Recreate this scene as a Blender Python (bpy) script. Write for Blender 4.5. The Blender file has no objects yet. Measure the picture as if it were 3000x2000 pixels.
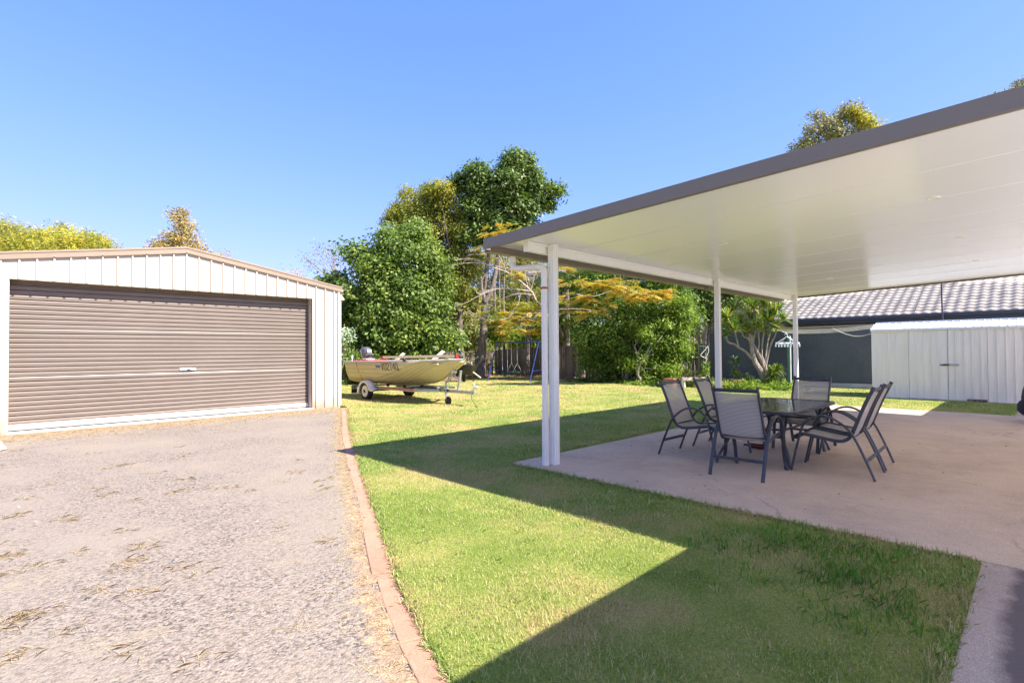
import bpy, bmesh, math, random
import numpy as np
from mathutils import Vector, Matrix

sc = bpy.context.scene
R = math.radians
# ------------------------------------------------------------------ camera, sky, sun, exposure
EYE = 1.45
_y, _p, _r = R(45.123), R(1.009), R(-0.418)
FW = Vector((math.cos(_y)*math.cos(_p), math.sin(_y)*math.cos(_p), math.sin(_p)))
_rt = FW.cross(Vector((0, 0, 1))).normalized(); _up = _rt.cross(FW)
RT = _rt*math.cos(_r) + _up*math.sin(_r); UP = -_rt*math.sin(_r) + _up*math.cos(_r)
FPX = 1545.4
CAM = Vector((0, 0, EYE))
cd = bpy.data.cameras.new('camera'); cam = bpy.data.objects.new('camera', cd); sc.collection.objects.link(cam)
cd.sensor_width = 36; cd.lens = 36*FPX/3000; cd.clip_end = 3000; cd.clip_start = 0.05
cam.matrix_world = Matrix(((RT.x, UP.x, -FW.x, 0), (RT.y, UP.y, -FW.y, 0), (RT.z, UP.z, -FW.z, EYE), (0, 0, 0, 1)))
sc.camera = cam

SUN = Vector((0.75, -2.4, 2.78)).normalized()
SUN_EL = math.asin(SUN.z); SUN_ROT = math.atan2(SUN.x, SUN.y)
w = bpy.data.worlds.new('World'); sc.world = w; w.use_nodes = True
nt = w.node_tree; bg = nt.nodes['Background']
sky = nt.nodes.new('ShaderNodeTexSky'); sky.sky_type = 'NISHITA'; sky.sun_disc = False
sky.sun_elevation = SUN_EL; sky.sun_rotation = SUN_ROT
sky.air_density = 0.9; sky.dust_density = 0.35; sky.ozone_density = 2.5; sky.altitude = 0
# soft shoulder on the sky's brightness, the same for every direction: a*c/(1+b*c) per channel
def vm(op, x, y):
    n = nt.nodes.new('ShaderNodeVectorMath'); n.operation = op
    for i, v in enumerate((x, y)):
        if isinstance(v, tuple): n.inputs[i].default_value = v
        else: nt.links.new(v, n.inputs[i])
    return n.outputs[0]
SK = 10.3
num = vm('MULTIPLY', sky.outputs[0], (0.0415*SK, 0.0620*SK, 0.098*SK))
den = vm('ADD', vm('MULTIPLY', sky.outputs[0], (0.094, 0.258, 0.2186)), (1.0, 1.0, 1.0))
nt.links.new(vm('DIVIDE', num, den), bg.inputs[0]); bg.inputs[1].default_value = 0.10
sl = bpy.data.lights.new('sun', 'SUN'); sl.energy = 2.05; sl.angle = R(0.5); sl.color = (1.0, 0.94, 0.85)
so = bpy.data.objects.new('sun', sl); sc.collection.objects.link(so)
so.rotation_euler = (-SUN).to_track_quat('-Z', 'Y').to_euler(); so.location = (0, -10, 20)
sc.view_settings.view_transform = 'Standard'; sc.view_settings.look = 'None'
sc.view_settings.exposure = 2.68; sc.view_settings.gamma = 1.0; sc.view_settings.use_curve_mapping = False
sc.render.engine = 'CYCLES'
sc.cycles.use_denoising = True
sc.cycles.max_bounces = 12; sc.cycles.diffuse_bounces = 8; sc.cycles.transparent_max_bounces = 12
sc.cycles.use_adaptive_sampling = True; sc.cycles.adaptive_threshold = 0.02

rng = np.random.default_rng(11)
rd = random.Random(5)

def at(px, py, d):
    """world point seen at photo pixel (3000 wide) at forward distance d"""
    return CAM + d*(FW + RT*((px-1500)/FPX) - UP*((py-1000)/FPX))

# ------------------------------------------------------------------ materials
def nmat(name):
    m = bpy.data.materials.new(name); m.use_nodes = True
    return m, m.node_tree, m.node_tree.nodes['Principled BSDF']

def N(t, kind, **kw):
    n = t.nodes.new(kind)
    for k, v in kw.items():
        if k in n.inputs.keys(): n.inputs[k].default_value = v
        else: setattr(n, k, v)
    return n

def ramp(t, fac, stops):
    r = t.nodes.new('ShaderNodeValToRGB'); t.links.new(fac, r.inputs[0])
    e = r.color_ramp.elements
    while len(e) < len(stops): e.new(0.5)
    for i, (p, c) in enumerate(stops):
        e[i].position = p; e[i].color = (c[0], c[1], c[2], 1)
    return r.outputs[0]

def mixc(t, fac, a, b, mode='MIX'):
    m = t.nodes.new('ShaderNodeMix'); m.data_type = 'RGBA'; m.blend_type = mode
    for sock, v in ((m.inputs[0], fac), (m.inputs[6], a), (m.inputs[7], b)):
        if hasattr(v, 'is_linked'): t.links.new(v, sock)
        elif isinstance(v, (int, float)): sock.default_value = v
        else: sock.default_value = (v[0], v[1], v[2], 1)
    return m.outputs[2]

def sh(c, k): return tuple(max(0, min(1, x*k)) for x in c)

def pm(name, col, rough=0.6, metal=0.0, var=0.12, scale=3.0, bump=0.0, bscale=40, spec=0.5, coat=0.0, stretch=None):
    """painted / plain surface with a little dirt and relief"""
    m, t, b = nmat(name)
    tc = N(t, 'ShaderNodeTexCoord'); mp = N(t, 'ShaderNodeMapping')
    if stretch: mp.inputs['Scale'].default_value = stretch
    t.links.new(tc.outputs['Object'], mp.inputs[0])
    n1 = N(t, 'ShaderNodeTexNoise', Scale=scale, Detail=6.0, Roughness=0.6); t.links.new(mp.outputs[0], n1.inputs[0])
    c = ramp(t, n1.outputs[0], [(0.3, sh(col, 1-var)), (0.7, sh(col, 1+var*0.6))])
    t.links.new(c, b.inputs['Base Color'])
    b.inputs['Roughness'].default_value = rough; b.inputs['Metallic'].default_value = metal
    b.inputs['Specular IOR Level'].default_value = spec; b.inputs['Coat Weight'].default_value = coat
    if bump:
        n2 = N(t, 'ShaderNodeTexNoise', Scale=bscale, Detail=4.0); t.links.new(mp.outputs[0], n2.inputs[0])
        bp = N(t, 'ShaderNodeBump', Strength=bump, Distance=0.01)
        t.links.new(n2.outputs[0], bp.inputs['Height']); t.links.new(bp.outputs[0], b.inputs['Normal'])
    return m

def leafmat(name, cols, rough=0.45, trans=0.3, cscale=0.6, spec=0.4):
    """leaf colours vary leaf by leaf and branch by branch"""
    m, t, b = nmat(name)
    g = N(t, 'ShaderNodeNewGeometry')
    n = len(cols)
    c = ramp(t, g.outputs['Random Per Island'], [((i+0.5)/n, cc) for i, cc in enumerate(cols)])
    nz = N(t, 'ShaderNodeTexNoise', Scale=cscale, Detail=3.0); tc = N(t, 'ShaderNodeTexCoord')
    t.links.new(tc.outputs['Object'], nz.inputs[0])
    c2 = ramp(t, nz.outputs[0], [(0.35, (0.72, 0.78, 0.75)), (0.65, (1.15, 1.1, 0.95))])
    c = mixc(t, 1.0, c, c2, 'MULTIPLY')
    t.links.new(c, b.inputs['Base Color']); b.inputs['Roughness'].default_value = rough
    b.inputs['Specular IOR Level'].default_value = spec
    tr = N(t, 'ShaderNodeBsdfTranslucent'); mx = N(t, 'ShaderNodeMixShader'); mx.inputs[0].default_value = trans
    c3 = mixc(t, 1.0, c, (1.3, 1.35, 0.6), 'MULTIPLY'); t.links.new(c3, tr.inputs[0])
    out = t.nodes['Material Output']
    t.links.new(b.outputs[0], mx.inputs[1]); t.links.new(tr.outputs[0], mx.inputs[2]); t.links.new(mx.outputs[0], out.inputs[0])
    return m

M = {}
M['cream'] = pm('cream_steel', (0.52, 0.455, 0.365), 0.45, var=0.05, scale=1.2)
def cream_wall():
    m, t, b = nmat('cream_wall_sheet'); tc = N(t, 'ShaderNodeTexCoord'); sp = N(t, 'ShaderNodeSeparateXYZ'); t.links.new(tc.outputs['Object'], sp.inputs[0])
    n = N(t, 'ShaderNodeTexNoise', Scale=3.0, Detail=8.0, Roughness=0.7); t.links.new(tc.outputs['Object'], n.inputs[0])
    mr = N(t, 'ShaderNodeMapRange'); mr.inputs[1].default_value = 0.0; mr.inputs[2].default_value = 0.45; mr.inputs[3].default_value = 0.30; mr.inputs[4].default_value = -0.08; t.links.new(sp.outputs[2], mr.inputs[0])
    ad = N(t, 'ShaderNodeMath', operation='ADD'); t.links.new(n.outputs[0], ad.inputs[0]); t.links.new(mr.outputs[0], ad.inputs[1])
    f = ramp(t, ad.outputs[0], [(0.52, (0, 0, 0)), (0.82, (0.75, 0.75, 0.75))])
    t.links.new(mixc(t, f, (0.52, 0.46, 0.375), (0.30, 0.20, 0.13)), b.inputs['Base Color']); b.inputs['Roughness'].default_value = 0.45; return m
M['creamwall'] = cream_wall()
M['creamtrim'] = pm('beige_flashing', (0.275, 0.205, 0.145), 0.45, var=0.06, scale=2)
M['concrete_white'] = pm('pale_concrete', (0.62, 0.58, 0.52), 0.85, var=0.12, scale=8, bump=0.2)
M['white'] = pm('white_powdercoat', (0.86, 0.84, 0.80), 0.35, var=0.03, scale=2)
M['pvc'] = pm('white_pvc', (0.80, 0.75, 0.69), 0.4, var=0.06, scale=3)
M['brown'] = pm('brown_fascia', (0.185, 0.153, 0.118), 0.5, var=0.06, scale=2)
M['jamb'] = pm('dull_red_jamb', (0.30, 0.13, 0.12), 0.5, var=0.06)
M['galv'] = pm('galvanised_steel', (0.42, 0.42, 0.40), 0.45, 0.6, var=0.2, scale=12)
M['alu'] = pm('bright_aluminium', (0.72, 0.72, 0.72), 0.3, 0.5, var=0.05)
M['rubber'] = pm('black_rubber', (0.025, 0.022, 0.022), 0.8, var=0.2, bump=0.3)
M['black'] = pm('black_plastic', (0.02, 0.02, 0.024), 0.5, var=0.2)
M['charcoal'] = pm('charcoal_powdercoat', (0.045, 0.047, 0.060), 0.42, var=0.15, scale=6)
M['blue'] = pm('blue_painted_tube', (0.03, 0.055, 0.20), 0.4, var=0.2, scale=8)
M['teal'] = pm('dark_green_plastic', (0.015, 0.06, 0.055), 0.4)
M['rope'] = pm('yellowed_rope', (0.55, 0.50, 0.38), 0.9)
M['red'] = pm('red_plastic', (0.50, 0.02, 0.03), 0.4)
M['orange_strap'] = pm('rust_orange_strap', (0.38, 0.10, 0.03), 0.7)
M['boat'] = pm('cream_boat_paint', (0.58, 0.47, 0.27), 0.42, var=0.07, scale=2.5, bump=0.05)
M['boatblue'] = pm('blue_lettering', (0.06, 0.08, 0.38), 0.5, var=0.02)
M['lettering'] = pm('dark_lettering', (0.05, 0.035, 0.025), 0.6, var=0.02)
M['motor'] = pm('grey_purple_cowl', (0.13, 0.12, 0.135), 0.3, 0.2, var=0.1, coat=0.4)
M['timber_pale'] = pm('pale_timber', (0.80, 0.64, 0.40), 0.7, var=0.12, scale=4, stretch=(1, 12, 1))
M['terracotta'] = pm('terracotta', (0.36, 0.13, 0.08), 0.8, var=0.15, bump=0.2)
M['green_tube'] = pm('green_tube', (0.05, 0.18, 0.10), 0.4, var=0.15)
M['greypaint'] = pm('blue_grey_render', (0.36, 0.38, 0.45), 0.8, var=0.06)
M['gutterdark'] = pm('dark_grey_gutter', (0.055, 0.055, 0.065), 0.4, var=0.1)
M['tile'] = pm('grey_roof_tile', (0.43, 0.372, 0.312), 0.8, var=0.22, scale=1.3, bump=0.2, bscale=60)
_t = M['tile'].node_tree; _oi = N(_t, 'ShaderNodeObjectInfo'); _b = _t.nodes['Principled BSDF']; _c = _b.inputs['Base Color'].links[0].from_socket
_t.links.new(mixc(_t, 1.0, _c, ramp(_t, _oi.outputs['Random'], [(0.0, (0.78, 0.77, 0.76)), (0.5, (1, 1, 1)), (1.0, (1.14, 1.12, 1.08))]), 'MULTIPLY'), _b.inputs['Base Color'])
M['tile_bed'] = pm('roof_underlay', (0.06, 0.055, 0.05), 0.9)
M['dark_room'] = pm('dark_interior', (0.03, 0.026, 0.024), 0.9)
M['shed'] = pm('shed_offwhite', (0.82, 0.76, 0.67), 0.5, var=0.08, scale=1.5, stretch=(1, 6, 0.6))
M['shedroof'] = pm('shed_roof_white', (0.74, 0.76, 0.76), 0.4, var=0.05)
M['rust'] = pm('rusty_steel', (0.05, 0.018, 0.012), 0.8, var=0.3, scale=30)
M['navy'] = pm('navy_cover', (0.012, 0.014, 0.035), 0.6, var=0.3)
M['bottle'] = pm('brown_bottle', (0.10, 0.02, 0.012), 0.15, var=0.3)
M['rock'] = pm('pale_stone', (0.55, 0.44, 0.36), 0.9, var=0.25, scale=6, bump=0.6, bscale=14)
M['housewall'] = pm('cream_render', (0.72, 0.68, 0.60), 0.85, var=0.15)
M['twig'] = pm('pale_twig', (0.55, 0.43, 0.38), 0.8, var=0.3, scale=8)
M['stake'] = pm('bleached_stake', (0.55, 0.50, 0.42), 0.8)
M['glow_white'] = pm('clean_white_plastic', (0.82, 0.83, 0.85), 0.4, var=0.02)
M['bluecloth'] = pm('blue_cloth', (0.03, 0.10, 0.45), 0.8)

def bark(name, a, b_, scale=6):
    m, t, b = nmat(name)
    tc = N(t, 'ShaderNodeTexCoord'); mp = N(t, 'ShaderNodeMapping'); mp.inputs['Scale'].default_value = (3, 3, 0.8)
    t.links.new(tc.outputs['Object'], mp.inputs[0])
    n = N(t, 'ShaderNodeTexNoise', Scale=scale, Detail=8.0, Roughness=0.65); t.links.new(mp.outputs[0], n.inputs[0])
    t.links.new(ramp(t, n.outputs[0], [(0.35, a), (0.65, b_)]), b.inputs['Base Color']); b.inputs['Roughness'].default_value = 0.9
    bp = N(t, 'ShaderNodeBump', Strength=0.6, Distance=0.03); t.links.new(n.outputs[0], bp.inputs['Height']); t.links.new(bp.outputs[0], b.inputs['Normal'])
    return m
M['bark'] = bark('rough_bark', (0.06, 0.045, 0.035), (0.26, 0.20, 0.16))
M['bark_pale'] = bark('pale_bark', (0.20, 0.155, 0.12), (0.42, 0.35, 0.28))
M['bark_grey'] = bark('grey_bark', (0.09, 0.072, 0.062), (0.30, 0.245, 0.21))
M['boat_seam'] = pm('darker_hull_seam', (0.38, 0.29, 0.16), 0.7)  # darker tone of the hull paint marking the strake lines

# roller door colour
def door_mat():
    m, t, b = nmat('taupe_roller_door')
    tc = N(t, 'ShaderNodeTexCoord'); n = N(t, 'ShaderNodeTexNoise', Scale=0.8, Detail=4.0); t.links.new(tc.outputs['Object'], n.inputs[0])
    t.links.new(ramp(t, n.outputs[0], [(0.3, (0.182, 0.143, 0.117)), (0.7, (0.208, 0.165, 0.136))]), b.inputs['Base Color'])
    b.inputs['Roughness'].default_value = 0.38; b.inputs['Specular IOR Level'].default_value = 0.6
    return m
M['door'] = door_mat()

# gravel ground
def gravel_mat(name, base_dark, base_light, straw=0.5):
    m, t, b = nmat(name)
    tc = N(t, 'ShaderNodeTexCoord')
    v = N(t, 'ShaderNodeTexVoronoi', Scale=75.0); t.links.new(tc.outputs['Object'], v.inputs[0])
    v2 = N(t, 'ShaderNodeTexVoronoi', Scale=28.0); t.links.new(tc.outputs['Object'], v2.inputs[0])
    sep = N(t, 'ShaderNodeSeparateColor'); t.links.new(v.outputs['Color'], sep.inputs[0])
    c = ramp(t, sep.outputs[0], [(0.0, base_dark), (0.25, sh(base_light, 0.72)), (0.6, base_light), (1.0, sh(base_light, 1.25))])
    tint = ramp(t, sep.outputs[1], [(0.2, (1.0, 0.93, 0.91)), (0.8, (0.96, 0.98, 1.04))])
    c = mixc(t, 1.0, c, tint, 'MULTIPLY')
    n = N(t, 'ShaderNodeTexNoise', Scale=0.55, Detail=7.0, Roughness=0.62); t.links.new(tc.outputs['Object'], n.inputs[0])
    f = ramp(t, n.outputs[0], [(0.44, (0, 0, 0)), (0.60, (0.85, 0.85, 0.85))])
    c = mixc(t, f, c, (0.272, 0.225, 0.18))      # fine sandy patches
    n3 = N(t, 'ShaderNodeTexNoise', Scale=1.7, Detail=5.0, Roughness=0.7); t.links.new(tc.outputs['Object'], n3.inputs[0])
    f3 = ramp(t, n3.outputs[0], [(0.56, (0, 0, 0)), (0.72, (straw, straw, straw))])
    c = mixc(t, f3, c, (0.34, 0.27, 0.17))
    at_ = N(t, 'ShaderNodeAttribute'); at_.attribute_name = 'soil'
    ne = N(t, 'ShaderNodeTexNoise', Scale=9.0, Detail=7.0, Roughness=0.75); t.links.new(tc.outputs['Object'], ne.inputs[0])
    ae = N(t, 'ShaderNodeMath', operation='MULTIPLY_ADD'); t.links.new(ne.outputs[0], ae.inputs[0]); ae.inputs[1].default_value = 0.9; t.links.new(at_.outputs['Fac'], ae.inputs[2])
    ce = ramp(t, v.outputs['Distance'], [(0.1, (0.36, 0.25, 0.155)), (0.6, (0.27, 0.175, 0.115))])
    ce = mixc(t, ramp(t, ne.outputs[0], [(0.5, (0, 0, 0)), (0.62, (1, 1, 1))]), ce, (0.44, 0.34, 0.19))
    c = mixc(t, ramp(t, ae.outputs[0], [(0.78, (0, 0, 0)), (1.1, (0.85, 0.85, 0.85))]), c, ce)
    t.links.new(c, b.inputs['Base Color']); b.inputs['Roughness'].default_value = 0.95
    b.inputs['Specular IOR Level'].default_value = 0.15
    ad = N(t, 'ShaderNodeMath', operation='ADD'); t.links.new(v.outputs['Distance'], ad.inputs[0]); t.links.new(v2.outputs['Distance'], ad.inputs[1])
    bp = N(t, 'ShaderNodeBump', Strength=0.55, Distance=0.009); bp.invert = True
    t.links.new(ad.outputs[0], bp.inputs['Height']); t.links.new(bp.outputs[0], b.inputs['Normal'])
    return m
M['gravel'] = gravel_mat('driveway_gravel', (0.085, 0.07, 0.062), (0.265, 0.222, 0.178))

def pebble_mat():
    m, t, b = nmat('pebbles')
    g = N(t, 'ShaderNodeNewGeometry')
    c = ramp(t, g.outputs['Random Per Island'], [(0.0, (0.08, 0.065, 0.058)), (0.3, (0.185, 0.15, 0.125)), (0.6, (0.28, 0.23, 0.185)), (0.85, (0.245, 0.22, 0.20)), (1.0, (0.46, 0.42, 0.37))])
    t.links.new(c, b.inputs['Base Color']); b.inputs['Roughness'].default_value = 0.9; b.inputs['Specular IOR Level'].default_value = 0.2
    return m
M['pebble'] = pebble_mat()

def lawn_colour(t, vec):
    """patches of dry straw colour in the green, in world metres"""
    n1 = N(t, 'ShaderNodeTexNoise', Scale=0.9, Detail=5.0, Roughness=0.6); t.links.new(vec, n1.inputs[0])
    sp = N(t, 'ShaderNodeSeparateXYZ'); t.links.new(vec, sp.inputs[0])
    mr = N(t, 'ShaderNodeMapRange'); mr.inputs[1].default_value = 7.0; mr.inputs[2].default_value = 13.0; mr.inputs[3].default_value = 0.0; mr.inputs[4].default_value = 0.10
    t.links.new(sp.outputs[1], mr.inputs[0])
    ad = N(t, 'ShaderNodeMath', operation='ADD'); t.links.new(n1.outputs[0], ad.inputs[0]); t.links.new(mr.outputs[0], ad.inputs[1])
    return ad.outputs[0]

def lawn_mat():
    m, t, b = nmat('lawn_turf')
    tc = N(t, 'ShaderNodeTexCoord'); f = lawn_colour(t, tc.outputs['Object'])
    c = ramp(t, f, [(0.38, (0.19, 0.24, 0.045)), (0.54, (0.30, 0.32, 0.08)), (0.68, (0.42, 0.35, 0.13))])
    n2 = N(t, 'ShaderNodeTexNoise', Scale=55.0, Detail=5.0, Roughness=0.75); t.links.new(tc.outputs['Object'], n2.inputs[0])
    k = ramp(t, n2.outputs[0], [(0.3, (0.55, 0.58, 0.55)), (0.7, (1.3, 1.3, 1.25))])
    c = mixc(t, 1.0, c, k, 'MULTIPLY')
    t.links.new(c, b.inputs['Base Color']); b.inputs['Roughness'].default_value = 0.95; b.inputs['Specular IOR Level'].default_value = 0.1
    bp = N(t, 'ShaderNodeBump', Strength=0.8, Distance=0.03); t.links.new(n2.outputs[0], bp.inputs['Height']); t.links.new(bp.outputs[0], b.inputs['Normal'])
    return m
M['lawn'] = lawn_mat()

def blade_mat():
    m, t, b = nmat('grass_blade')
    tc = N(t, 'ShaderNodeTexCoord'); f = lawn_colour(t, tc.outputs['Object'])
    g = N(t, 'ShaderNodeNewGeometry')
    green = ramp(t, g.outputs['Random Per Island'], [(0.0, (0.15, 0.25, 0.04)), (0.4, (0.25, 0.38, 0.065)), (0.70, (0.40, 0.44, 0.13)), (1.0, (0.64, 0.52, 0.28))])
    straw = ramp(t, g.outputs['Random Per Island'], [(0.0, (0.30, 0.30, 0.09)), (0.5, (0.50, 0.40, 0.17)), (1.0, (0.66, 0.48, 0.27))])
    ff = ramp(t, f, [(0.45, (0, 0, 0)), (0.60, (0.95, 0.95, 0.95))])
    c = mixc(t, ff, green, straw)
    t.links.new(c, b.inputs['Base Color']); b.inputs['Roughness'].default_value = 0.6; b.inputs['Specular IOR Level'].default_value = 0.25
    tr = N(t, 'ShaderNodeBsdfTranslucent'); mx = N(t, 'ShaderNodeMixShader'); mx.inputs[0].default_value = 0.3
    t.links.new(c, tr.inputs[0]); out = t.nodes['Material Output']
    t.links.new(b.outputs[0], mx.inputs[1]); t.links.new(tr.outputs[0], mx.inputs[2]); t.links.new(mx.outputs[0], out.inputs[0])
    return m
M['blade'] = blade_mat()
M['weed'] = leafmat('bright_weed_blade', [(0.08, 0.20, 0.02), (0.14, 0.30, 0.03)], 0.5, 0.3, 2)
def straw_mat():
    m, t, b = nmat('dry_straw'); g = N(t, 'ShaderNodeNewGeometry')
    c = ramp(t, g.outputs['Random Per Island'], [(0.0, (0.52, 0.40, 0.24)), (0.5, (0.66, 0.53, 0.33)), (1.0, (0.74, 0.63, 0.44))])
    t.links.new(c, b.inputs['Base Color']); b.inputs['Roughness'].default_value = 0.8; b.inputs['Specular IOR Level'].default_value = 0.1
    tr = N(t, 'ShaderNodeBsdfTranslucent'); mx = N(t, 'ShaderNodeMixShader'); mx.inputs[0].default_value = 0.45; t.links.new(c, tr.inputs[0]); out = t.nodes['Material Output']
    t.links.new(b.outputs[0], mx.inputs[1]); t.links.new(tr.outputs[0], mx.inputs[2]); t.links.new(mx.outputs[0], out.inputs[0]); return m
M['straw'] = straw_mat()

def concrete_mat(name, col, stain=None, crack=True, speck=0.35):
    m, t, b = nmat(name)
    tc = N(t, 'ShaderNodeTexCoord')
    n1 = N(t, 'ShaderNodeTexNoise', Scale=1.1, Detail=8.0, Roughness=0.65); t.links.new(tc.outputs['Object'], n1.inputs[0])
    c = ramp(t, n1.outputs[0], [(0.3, sh(col, 0.85)), (0.55, col), (0.75, sh(col, 1.12))])
    n2 = N(t, 'ShaderNodeTexNoise', Scale=170.0, Detail=2.0, Roughness=0.8); t.links.new(tc.outputs['Object'], n2.inputs[0])
    k = ramp(t, n2.outputs[0], [(0.34, (1-speck,)*3), (0.5, (1, 1, 1)), (0.68, (1+speck,)*3)])
    c = mixc(t, 1.0, c, k, 'MULTIPLY')
    v = N(t, 'ShaderNodeTexVoronoi', Scale=150.0); t.links.new(tc.outputs['Object'], v.inputs[0])
    se = N(t, 'ShaderNodeSeparateColor'); t.links.new(v.outputs['Color'], se.inputs[0])
    sp = ramp(t, se.outputs[0], [(0.93, (0, 0, 0)), (0.95, (0.7, 0.7, 0.7))])
    c = mixc(t, sp, c, sh(col, 1.35))
    if crack:
        nd = N(t, 'ShaderNodeTexNoise', Scale=1.6, Detail=5.0); t.links.new(tc.outputs['Object'], nd.inputs[0])
        va = N(t, 'ShaderNodeVectorMath'); va.operation = 'MULTIPLY_ADD'; t.links.new(nd.outputs['Color'], va.inputs[0]); va.inputs[1].default_value = (0.5, 0.5, 0.5); t.links.new(tc.outputs['Object'], va.inputs[2])
        vc = N(t, 'ShaderNodeTexVoronoi', Scale=0.42); vc.feature = 'DISTANCE_TO_EDGE'; t.links.new(va.outputs[0], vc.inputs[0])
        ln = ramp(t, vc.outputs['Distance'], [(0.0, (1, 1, 1)), (0.005, (0, 0, 0))])
        nm = N(t, 'ShaderNodeTexNoise', Scale=0.7, Detail=2.0); t.links.new(tc.outputs['Object'], nm.inputs[0])
        lm = mixc(t, 1.0, ln, ramp(t, nm.outputs[0], [(0.46, (0, 0, 0)), (0.56, (0.55, 0.55, 0.55))]), 'MULTIPLY')
        c = mixc(t, lm, c, sh(col, 0.4))
        ns = N(t, 'ShaderNodeTexNoise', Scale=0.9, Detail=9.0, Roughness=0.75); t.links.new(va.outputs[0], ns.inputs[0])
        c = mixc(t, 1.0, c, ramp(t, ns.outputs[0], [(0.34, (0.84, 0.83, 0.81)), (0.5, (1, 1, 1)), (0.66, (1.05, 1.05, 1.04))]), 'MULTIPLY')
    if stain:
        n3 = N(t, 'ShaderNodeTexNoise', Scale=2.2, Detail=9.0, Roughness=0.72); t.links.new(tc.outputs['Object'], n3.inputs[0])
        xyz = N(t, 'ShaderNodeSeparateXYZ'); t.links.new(tc.outputs['Object'], xyz.inputs[0])
        mr = N(t, 'ShaderNodeMapRange'); mr.inputs[1].default_value = 0.28; mr.inputs[2].default_value = 0.10; mr.inputs[3].default_value = -0.4; mr.inputs[4].default_value = 0.26
        t.links.new(xyz.outputs[1], mr.inputs[0])
        ad = N(t, 'ShaderNodeMath', operation='ADD'); t.links.new(n3.outputs[0], ad.inputs[0]); t.links.new(mr.outputs[0], ad.inputs[1])
        f = ramp(t, ad.outputs[0], [(0.44, (0, 0, 0)), (0.68, (0.85, 0.85, 0.85))])
        c = mixc(t, f, c, stain)
    t.links.new(c, b.inputs['Base Color']); b.inputs['Roughness'].default_value = 0.85; b.inputs['Specular IOR Level'].default_value = 0.25
    bp = N(t, 'ShaderNodeBump', Strength=0.3, Distance=0.004); t.links.new(n2.outputs[0], bp.inputs['Height']); t.links.new(bp.outputs[0], b.inputs['Normal'])
    return m
M['patio'] = concrete_mat('patio_concrete', (0.54, 0.412, 0.318))
M['path'] = concrete_mat('path_concrete', (0.42, 0.335, 0.285), stain=(0.085, 0.07, 0.075))
M['edging'] = concrete_mat('terracotta_edging', (0.42, 0.232, 0.155), speck=0.22, crack=True)
M['earth'] = pm('bare_earth', (0.20, 0.12, 0.08), 0.95, var=0.35, scale=5, bump=0.6, bscale=25)

def fence_mat():
    m, t, b = nmat('weathered_paling')
    oi = N(t, 'ShaderNodeObjectInfo'); tc = N(t, 'ShaderNodeTexCoord'); mp = N(t, 'ShaderNodeMapping'); mp.inputs['Scale'].default_value = (14, 14, 1.0)
    t.links.new(tc.outputs['Object'], mp.inputs[0]); t.links.new(oi.outputs['Location'], mp.inputs['Location'])
    n = N(t, 'ShaderNodeTexNoise', Scale=2.0, Detail=6.0); t.links.new(mp.outputs[0], n.inputs[0])
    c = ramp(t, n.outputs[0], [(0.3, (0.11, 0.085, 0.07)), (0.7, (0.27, 0.22, 0.185))])
    k = ramp(t, oi.outputs['Random'], [(0.0, (0.7, 0.68, 0.66)), (0.6, (1.0, 1.0, 1.0)), (1.0, (1.3, 1.22, 1.1))])
    t.links.new(mixc(t, 1.0, c, k, 'MULTIPLY'), b.inputs['Base Color']); b.inputs['Roughness'].default_value = 0.95
    return m
M['paling'] = fence_mat()

def cloth_mat():
    m, t, b = nmat('dark_shade_cloth')
    tc = N(t, 'ShaderNodeTexCoord')
    n = N(t, 'ShaderNodeTexNoise', Scale=60.0, Detail=3.0); t.links.new(tc.outputs['Object'], n.inputs[0])
    n1 = N(t, 'ShaderNodeTexNoise', Scale=0.9, Detail=3.0); t.links.new(tc.outputs['Object'], n1.inputs[0])
    c = ramp(t, n.outputs[0], [(0.3, (0.05, 0.052, 0.056)), (0.7, (0.125, 0.13, 0.138))])
    k = ramp(t, n1.outputs[0], [(0.3, (0.8, 0.85, 0.9)), (0.7, (1.2, 1.15, 1.1))])
    t.links.new(mixc(t, 1.0, c, k, 'MULTIPLY'), b.inputs['Base Color']); b.inputs['Roughness'].default_value = 0.8
    return m
M['shadecloth'] = cloth_mat()

def sling_mat():
    m, t, b = nmat('woven_sling')
    tc = N(t, 'ShaderNodeTexCoord'); uvv = N(t, 'ShaderNodeUVMap')
    wv = N(t, 'ShaderNodeTexWave', Scale=34.0); wv.bands_direction = 'Y'; t.links.new(uvv.outputs[0], wv.inputs[0])
    c = ramp(t, wv.outputs[0], [(0.25, (0.29, 0.265, 0.25)), (0.75, (0.47, 0.44, 0.41))])
    t.links.new(c, b.inputs['Base Color']); b.inputs['Roughness'].default_value = 0.75
    tp = N(t, 'ShaderNodeBsdfTransparent'); mx = N(t, 'ShaderNodeMixShader')
    a = ramp(t, wv.outputs[0], [(0.3, (0.16, 0.16, 0.16)), (0.7, (0.03, 0.03, 0.03))]); t.links.new(a, mx.inputs[0])
    out = t.nodes['Material Output']
    t.links.new(b.outputs[0], mx.inputs[1]); t.links.new(tp.outputs[0], mx.inputs[2]); t.links.new(mx.outputs[0], out.inputs[0])
    return m
M['sling'] = sling_mat()

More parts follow.
